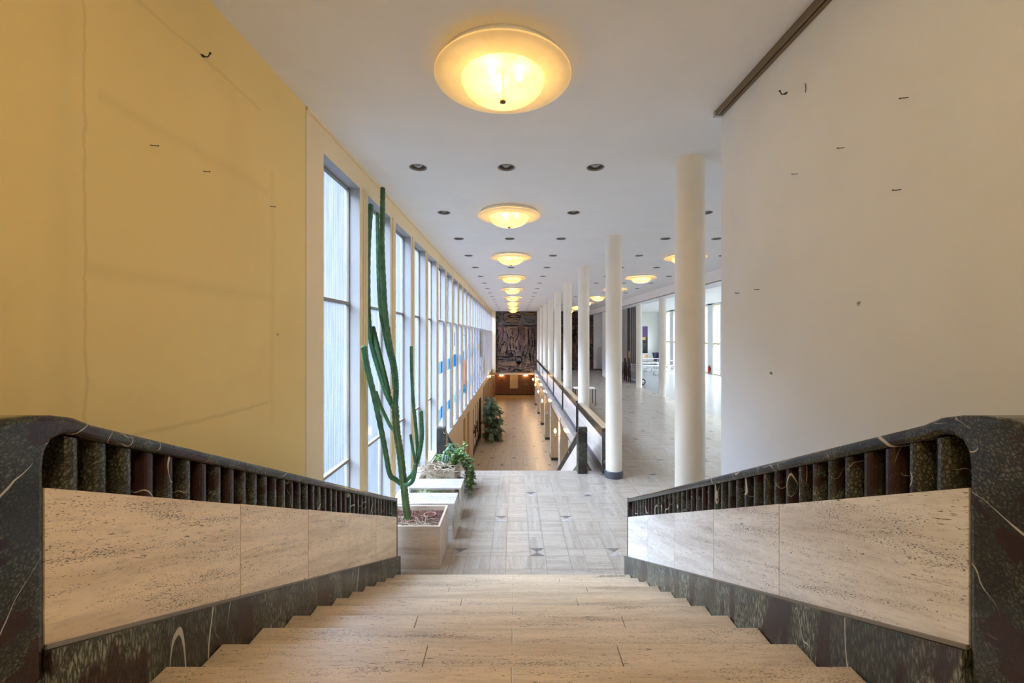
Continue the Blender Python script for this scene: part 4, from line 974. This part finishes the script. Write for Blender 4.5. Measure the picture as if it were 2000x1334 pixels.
for (y0, y1, x1, zt, lab) in ((6.225, 6.65, -0.885, -2.478, 'travertine slab bench directly behind the cactus planter'), (6.89, 7.33, -0.872, -2.485, 'travertine slab bench between the first bench and the overgrown planter')):
    t = thing('stone_bench', (-1.3, (y0 + y1) / 2, ZF), lab, 'bench', 'travertine benches on the landing')
    mb = MB(); mb.box(-1.72, x1, y0, y1, zt - 0.03, zt, 0, 0.002); build('seat', mb, M['bench'], t)
    for x in (-1.72, x1 - 0.03): mb = MB(); mb.box(x, x + 0.03, y0 + 0.002, y1 - 0.002, ZF, zt - 0.03); build('leg', mb, M['bench'], t)
def pot(c, r, lab):
    t = thing('flower_pot', c, lab, 'flower pot', 'terracotta pots sunk in the cactus planter')
    mb = MB(); mb.lathe([(r * 0.8, -0.09), (r, 0.008), (r + 0.006, 0.012), (r - 0.008, 0.012), (r - 0.012, -0.01), (r * 0.72, -0.09)], c, 24); build('rim', mb, M['terra'], t)
    mb = MB(); mb.lathe([(0, -0.015), (r - 0.012, -0.015)], c, 20); build('soil', mb, M['clay'], t)
pot((-1.18, 5.93, -2.522), 0.085, 'sunken terracotta pot at the back right of the cactus planter')
pot((-1.40, 5.76, -2.522), 0.09, 'sunken terracotta pot beside the cactus trunk')
pot((-1.07, 5.56, -2.522), 0.05, 'small sunken pot at the front right of the cactus planter')

# cactus
ct = thing('tall_cactus', (-1.47, 5.8, -2.525), 'tall branching green cactus reaching the ceiling in front of the windows', 'cactus')
def branch(name, pp, r0, r1, mat='cactus', n=7, bump=0.10):
    path = smooth_path([px(a, b, Y) for a, b, Y in pp], n); m = len(path)
    rad = [r0 + (r1 - r0) * i / (m - 1) for i in range(m)]
    d = (path[-1] - path[-2]).normalized(); e = path[-1]
    for f, s in ((0.35, 0.92), (0.65, 0.72), (0.85, 0.42)): path.append(e + d * r1 * f); rad.append(r1 * s)
    mb = MB(); mb.tube(path, rad, 20, 5, 0.16, 0, bump); return build(name, mb, M[mat], ct)
branch('trunk', [(796, 1016, 5.80), (792, 985, 5.80), (787.7, 946, 5.80), (781, 887, 5.80), (774, 840, 5.80), (770.7, 793, 5.80)], 0.045, 0.045, 'cactus_old', 10, 0.12)
branch('branch', [(783, 945, 5.80), (772, 936, 5.78), (760.7, 926, 5.73), (752.6, 882, 5.64), (740.5, 822, 5.55), (729.7, 771, 5.42), (716.2, 715, 5.24), (710.5, 679, 5.14)], 0.028, 0.034)
branch('branch', [(770, 841, 5.80), (762, 832, 5.83), (754, 816, 5.86), (742, 790, 5.86), (734, 766, 5.86)], 0.020, 0.024)
branch('branch', [(769, 797, 5.80), (752.6, 763, 5.84), (740.5, 725, 5.88), (730, 690, 5.86), (722.5, 655, 5.80), (718.5, 610, 5.74), (717.5, 540, 5.70), (719, 470, 5.68), (723.5, 402, 5.67)], 0.036, 0.033, n=8)
branch('branch', [(760, 770, 5.82), (755, 748, 5.80), (746, 712, 5.80), (736, 672, 5.82), (728, 640, 5.84)], 0.024, 0.029)
branch('branch', [(770.7, 797, 5.80), (773, 770, 5.78), (772.5, 740, 5.76), (769, 712, 5.74), (761.6, 677, 5.72), (752.4, 612, 5.70), (748.5, 546, 5.68), (745.9, 481, 5.64), (746.5, 415, 5.60), (747.2, 369, 5.58)], 0.035, 0.029, n=9)
branch('branch', [(771, 760, 5.84), (767, 718, 5.86), (758, 683, 5.86), (749.8, 646, 5.86), (742, 599, 5.88), (738.8, 533, 5.9), (737.5, 468, 5.9), (736.7, 418, 5.9)], 0.029, 0.024, n=9)
branch('branch', [(789, 944, 5.80), (798, 934, 5.80), (806, 925, 5.80), (814.6, 903, 5.80), (821, 875, 5.80), (824, 850, 5.80), (823, 825, 5.80), (822, 805, 5.80)], 0.024, 0.026)
branch('branch', [(812, 910, 5.85), (815, 880, 5.86), (812, 835, 5.88), (807, 785, 5.9), (804, 730, 5.92), (803, 678, 5.92)], 0.024, 0.020, n=8)
branch('branch', [(811, 905, 5.75), (808, 888, 5.74), (804, 866, 5.73), (801.7, 850, 5.72)], 0.017, 0.017)
branch('branch', [(790, 946, 5.76), (799, 946, 5.72), (806, 939, 5.70), (810, 922, 5.70), (811, 908, 5.72)], 0.022, 0.026)

def roots(name, c, n, rx, ry, h, label, mat='dry', r=0.0026, L=0.3):
    mb = MB()
    for i in range(n):
        p = Vector(c) + Vector((R.uniform(-rx, rx), R.uniform(-ry, ry), R.uniform(0, h))); a = R.uniform(0, 2 * PI); pts = [p.copy()]
        for k in range(7):
            a += R.uniform(-0.9, 0.9); p = p + Vector((math.cos(a), math.sin(a), R.uniform(-0.35, 0.35))) * L / 7
            if name == 'dry_roots': p.x = max(-1.69, min(-1.0, p.x)); p.y = max(5.49, min(6.06, p.y))
            p.z = max(c[2] + 0.004, min(p.z, c[2] + h)); pts.append(p.copy())
        mb.tube(pts, r * R.uniform(0.6, 1.3), 5)
    o = tag(build(name, mb, M[mat]), label, 'dry plant'); rebase(o, c); return o
roots('dry_roots', (-1.18, 5.58, -2.522), 40, 0.08, 0.05, 0.035, 'tangle of pale dry roots at the front of the cactus planter', L=0.28)
roots('dry_roots', (-1.52, 5.6, -2.522), 34, 0.10, 0.05, 0.035, 'pale dry roots left of the cactus trunk', L=0.3)

def leaf(mb, p, d, up, L, W, mi=0, lobes=0, fold=0.15):
    d = d.normalized(); sd = d.cross(up).normalized(); nrm = sd.cross(d).normalized()
    prof = [(0, 0.04), (0.18, 0.75), (0.42, 1.0), (0.7, 0.72), (1.0, 0.02)]
    if lobes: prof = [(0, 0.05)] + [q_ for i in range(lobes) for q_ in ((0.08 + 0.84 * i / lobes, 0.35), (0.08 + 0.84 * (i + 0.35) / lobes, 1.0 - 0.55 * abs(i / lobes - 0.3)), (0.08 + 0.84 * (i + 0.75) / lobes, 0.95 - 0.55 * abs(i / lobes - 0.3)))] + [(1.0, 0.02)]
    mid = [p + d * L * t_ - nrm * L * 0.35 * t_ * t_ for t_, _ in prof]
    for s in (-1, 1):
        out = [m_ + sd * s * W * w_ * 0.5 + nrm * fold * W * w_ * 0.5 for m_, (_, w_) in zip(mid, prof)]
        for i in range(len(prof) - 1):
            f = mb.bm.faces.new([mb.bm.verts.new(v) for v in (mid[i], mid[i + 1], out[i + 1], out[i])]); f.smooth = True; f.material_index = mi
UP = Vector((0, 0, 1))
# bushy trailing plant on the right of the second planter
tp_ = thing('trailing_geranium', (-1.12, 8.25, -2.5), 'bright green leafy plant trailing over the side of the overgrown planter', 'plant')
ml, ms = MB(), MB()
for i in range(46):
    a = R.uniform(-1.2, 1.4); base = Vector((-1.18, R.uniform(7.95, 8.6), -2.5)); hang = R.random() < 0.55
    if hang: pts = [base, base + Vector((0.12, 0, 0.12)), base + Vector((0.22 + R.random() * 0.12, R.uniform(-0.1, 0.1), 0.0)), base + Vector((0.25 + R.random() * 0.12, R.uniform(-0.2, 0.1), -0.25)), base + Vector((0.26 + R.random() * 0.14, R.uniform(-0.25, 0.1), -0.30 - R.random() * 0.16))]
    else: pts = [base, base + Vector((R.uniform(-0.1, 0.1), R.uniform(-0.1, 0.1), 0.15)), base + Vector((R.uniform(-0.15, 0.25), R.uniform(-0.15, 0.15), 0.22 + R.random() * 0.14))]
    sp_ = smooth_path(pts, 4); ms.tube(sp_, 0.005, 5)
    for p in sp_[2:]:
        for k in range(3):
            d = Vector((R.uniform(-1, 1), R.uniform(-1, 1), R.uniform(-0.3, 0.7))); leaf(ml, p, d, UP, R.uniform(0.04, 0.075), R.uniform(0.04, 0.065))
build('foliage', ml, M['leaf'], tp_); build('stems', ms, M['bark'], tp_)
tp_ = thing('arching_succulent', (-1.36, 8.15, -2.5), 'blue-green arching succulent stems in the overgrown planter', 'plant')
mb = MB()
for dx, dy, h, r in ((0.0, 0.0, 0.34, 0.022), (0.05, 0.12, 0.40, 0.02), (-0.03, 0.2, 0.30, 0.018), (0.08, 0.05, 0.26, 0.016)):
    b = Vector((-1.38 + dx, 8.0 + dy, -2.52)); mb.tube(smooth_path([b, b + Vector((0.03, 0, h * 0.6)), b + Vector((0.09, 0.03, h)), b + Vector((0.18, 0.05, h * 1.02)), b + Vector((0.26, 0.06, h * 0.85))], 5), [r * (1 - 0.03 * i) for i in range(21)], 8)
build('stem', mb, M['stem_b'], tp_)
roots('dry_vine', (-1.48, 7.82, -2.53), 80, 0.14, 0.20, 0.15, 'heap of dry straw-coloured vine over the left of the overgrown planter', L=0.4, r=0.005)
roots('dry_vine', (-1.0, 8.1, ZF + 0.02), 30, 0.10, 0.2, 0.3, 'brown withered vine hanging beside the overgrown planter', 'bark', 0.004, 0.35)
tp_ = thing('small_geranium', (-1.5, 8.45, -2.5), 'small green leafy plant at the window side of the overgrown planter', 'plant')
ml = MB()
for i in range(60):
    p = Vector((-1.5 + R.uniform(-0.09, 0.09), 8.3 + R.uniform(-0.18, 0.2), -2.5 + R.uniform(0, 0.16))); leaf(ml, p, Vector((R.uniform(-1, 1), R.uniform(-1, 1), R.uniform(0, 0.8))), UP, 0.06, 0.055)
build('foliage', ml, M['leaf'], tp_)
tp_ = thing('bench_plants', (-1.35, 7.6, ZF), 'low mixed foliage glimpsed under the second bench', 'plant')
ml = MB()
for i in range(140):
    p = Vector((R.uniform(-1.68, -1.15), R.uniform(7.55, 7.72), ZF + 0.02 + R.random() * 0.4)); leaf(ml, p, Vector((R.uniform(-1, 1), R.uniform(-1, 0.2), R.uniform(0, 0.8))), UP, 0.07, 0.05)
build('foliage', ml, M['leaf'], tp_)

# monstera in the lower hall
tp_ = thing('monstera_plant', (-1.45, 23.6, ZL), 'big dark split-leaf plant on the lower hall floor against the tan wall', 'plant')
ml, ms = MB(), MB()
for i in range(170):
    h = R.uniform(0.1, 2.3); a = R.uniform(-1.7, 1.5); reach = (0.2 + R.random() * 0.65) * (1.05 - 0.5 * max(0, h - 1.2) / 1.1); yb = R.uniform(22.8, 25.2)
    p0 = Vector((-1.6, yb, ZL + 0.05)); p2 = Vector((-1.62 + reach * math.cos(a), yb + reach * math.sin(a), ZL + h)); p1 = (p0 + p2) / 2 + Vector((-0.05, 0, 0.25))
    if i % 3 == 0: ms.tube(smooth_path([p0, p1, p2], 4), 0.010, 5)
    for k in range(2): leaf(ml, p2, Vector((math.cos(a) * 0.8 + R.uniform(-.5, .5), math.sin(a) * 0.6 - 0.4 + R.uniform(-.6, .6), R.uniform(-0.7, 0.3))), UP, R.uniform(0.22, 0.42), R.uniform(0.16, 0.32), R.choice((0, 0, 1)), 5)
for i in range(24): x = R.uniform(-1.6, -1.0); y = R.uniform(22.9, 24.5); ms.tube(smooth_path([(x, y, ZL + R.uniform(0.9, 1.6)), (x + 0.15, y - 0.1, ZL + 0.6), (x + R.uniform(0, 0.35), y - 0.2, ZL + 0.02)], 4), 0.008, 4)
build('foliage', ml, [M['leaf_d'], M['leaf_m']], tp_); build('stems', ms, M['bark'], tp_)

# trees outside the garden windows
def tree(x, y, h, lab):
    t = thing('garden_tree', (x, y, -3.3), lab, 'tree', 'trees outside the garden windows')
    mb = MB(); mb.tube([(x, y, -3.3), (x + 0.1, y, -3.3 + h * 0.4), (x, y + 0.1, -3.3 + h * 0.8)], [0.16, 0.12, 0.05], 8); build('trunk', mb, M['bark'], t)
    ml = MB()
    for i in range(900):
        v = Vector((R.gauss(0, 1), R.gauss(0, 1), R.gauss(0, 1))).normalized() * R.random() ** 0.4; p = Vector((x + v.x * 1.6, y + v.y * 1.6, -3.3 + h * 0.62 + v.z * h * 0.42))
        leaf(ml, p, Vector((R.uniform(-1, 1), R.uniform(-1, 1), R.uniform(-1, 1))), UP, 0.28, 0.2)
    build('crown', ml, M['leaf'], t)
for i, (x, y, h) in enumerate(((19.5, 37.5, 6.5), (20.5, 42.0, 7.5), (19.5, 48.0, 7), (22, 54, 8), (21.5, 33, 6))):
    tree(x, y, h, '%s garden tree outside the side room windows, counted from the near side' % ORD[(1, 2, 3, 4, 0)[i]])

# ---------------------------------------------------------------- nails and numbers on the walls
def nail(xp, yp, left, label, big=False, tilt=0.0):
    X = XL if left else XR; s = 1 if left else -1; Y = F * X / (xp - CX); p = px(xp, yp, Y)
    t = thing('bent_nail', p, label, 'nail', 'nails left in the stair walls')
    r = 0.004 if big else 0.0022; L = 0.035 if big else 0.028
    mb = MB(); a = p + Vector((-s * 0.006, 0, 0)); b = p + Vector((s * L, 0, -0.004)); c_ = b + Vector((s * 0.004, L * 0.4, L * (0.9 if big else 0.15)))
    mb.tube([a, b, c_], r, 6); build('shank', mb, M['dark'], t)
    mb = MB(); mb.ball(c_, r * 2, 1); build('head', mb, M['dark'], t)
    if big: mb = MB(); mb.lathe([(0, 0), (0.014, 0.0), (0.014, 0.006), (0, 0.006)], p, 10); build('plug', mb, M['dark'], t)
for a in ((395, 110, 1, 'bent black hook high on the stained cream wall', 1), (294, 283, 1, 'small nail on the cream wall, left of the other small ones', 0), (397, 334, 1, 'small nail in the middle of the cream wall', 0), (528, 403, 1, 'small nail on the cream wall nearest the windows', 0),
          (1536, 183, 0, 'torn black hook near the ceiling track on the white wall', 1), (1774, 190, 0, 'dark hook high on the white wall toward the camera', 0), (1649, 288, 0, 'bent nail below and between the two high hooks on the white wall', 0), (1558, 339, 0, 'small nail on the white wall under the torn hook', 0), (1760, 370, 0, 'small bent nail on the white wall above the 07', 0),
          (1444, 572, 0, 'thin nail on the white wall nearest its far edge', 0), (1483, 565, 0, 'thin nail on the white wall beside the far edge nail', 0)): nail(a[0], a[1], a[2], a[3], a[4])
mb = MB(); Y = F * XR / (1574 - CX); p = px(1574, 172, Y)
mb.tube([p + Vector((-0.003, 0, -0.03)), p + Vector((-0.004, -0.006, -0.005)), p + Vector((-0.004, 0.004, 0.035))], 0.002, 5); rebase(tag(build('torn_scrap', mb, M['dark']), 'torn scrap of black tape beside the hook on the white wall', 'tape'), p)
def number(txt, xp, yp, left, h, label, underline=False):
    X = (XL + 0.002) if left else (XR - 0.002); Y = F * X / (xp - CX); p = px(xp, yp, Y)
    cu = bpy.data.curves.new('wall_number', 'FONT'); cu.body = txt; cu.size = h * 1.4; cu.align_x = 'CENTER'; cu.align_y = 'CENTER'; cu.extrude = 0.0003; cu.materials.append(M['black'])
    tmp = bpy.data.objects.new('wall_number', cu); COL.objects.link(tmp)
    dg = bpy.context.evaluated_depsgraph_get(); me = bpy.data.meshes.new_from_object(tmp.evaluated_get(dg)); bpy.data.objects.remove(tmp)
    o = bpy.data.objects.new('wall_number', me); COL.objects.link(o)
    if underline:
        bm = bmesh.new(); bm.from_mesh(me); v = [bm.verts.new(c_) for c_ in ((-h * .62, -h * .72, 0), (h * .62, -h * .72, 0), (h * .62, -h * .62, 0), (-h * .62, -h * .62, 0))]; bm.faces.new(v); bm.to_mesh(me); bm.free()
    o.location = p; o.rotation_euler = (PI / 2, 0, PI / 2 if left else -PI / 2)
    if not me.materials: me.materials.append(M['black'])
    return tag(o, label, 'number')
number('07', 1677, 592.5, False, 0.018, 'black underlined number 07 on the white wall', True)
number('08', 1505.5, 729, False, 0.020, 'tiny black number 08 low on the white wall')
number('02', 542.5, 653.5, True, 0.018, 'tiny dark number on the cream wall near the windows')
cu = bpy.data.curves.new('step_lettering', 'FONT'); cu.body = '„neue gruppe saar“'; cu.size = 0.044; cu.align_x = 'CENTER'; cu.extrude = 0.0003
tmp = bpy.data.objects.new('step_lettering', cu); COL.objects.link(tmp)
me = bpy.data.meshes.new_from_object(tmp.evaluated_get(bpy.context.evaluated_depsgraph_get())); bpy.data.objects.remove(tmp)
o = bpy.data.objects.new('step_lettering', me); COL.objects.link(o); me.materials.append(M['black'])
o.location = (1.165, 5.022, ZF + RISE + 0.001); o.rotation_euler = (0, 0, PI); tag(o, 'small black lettering on the lowest step at its right end', 'lettering')
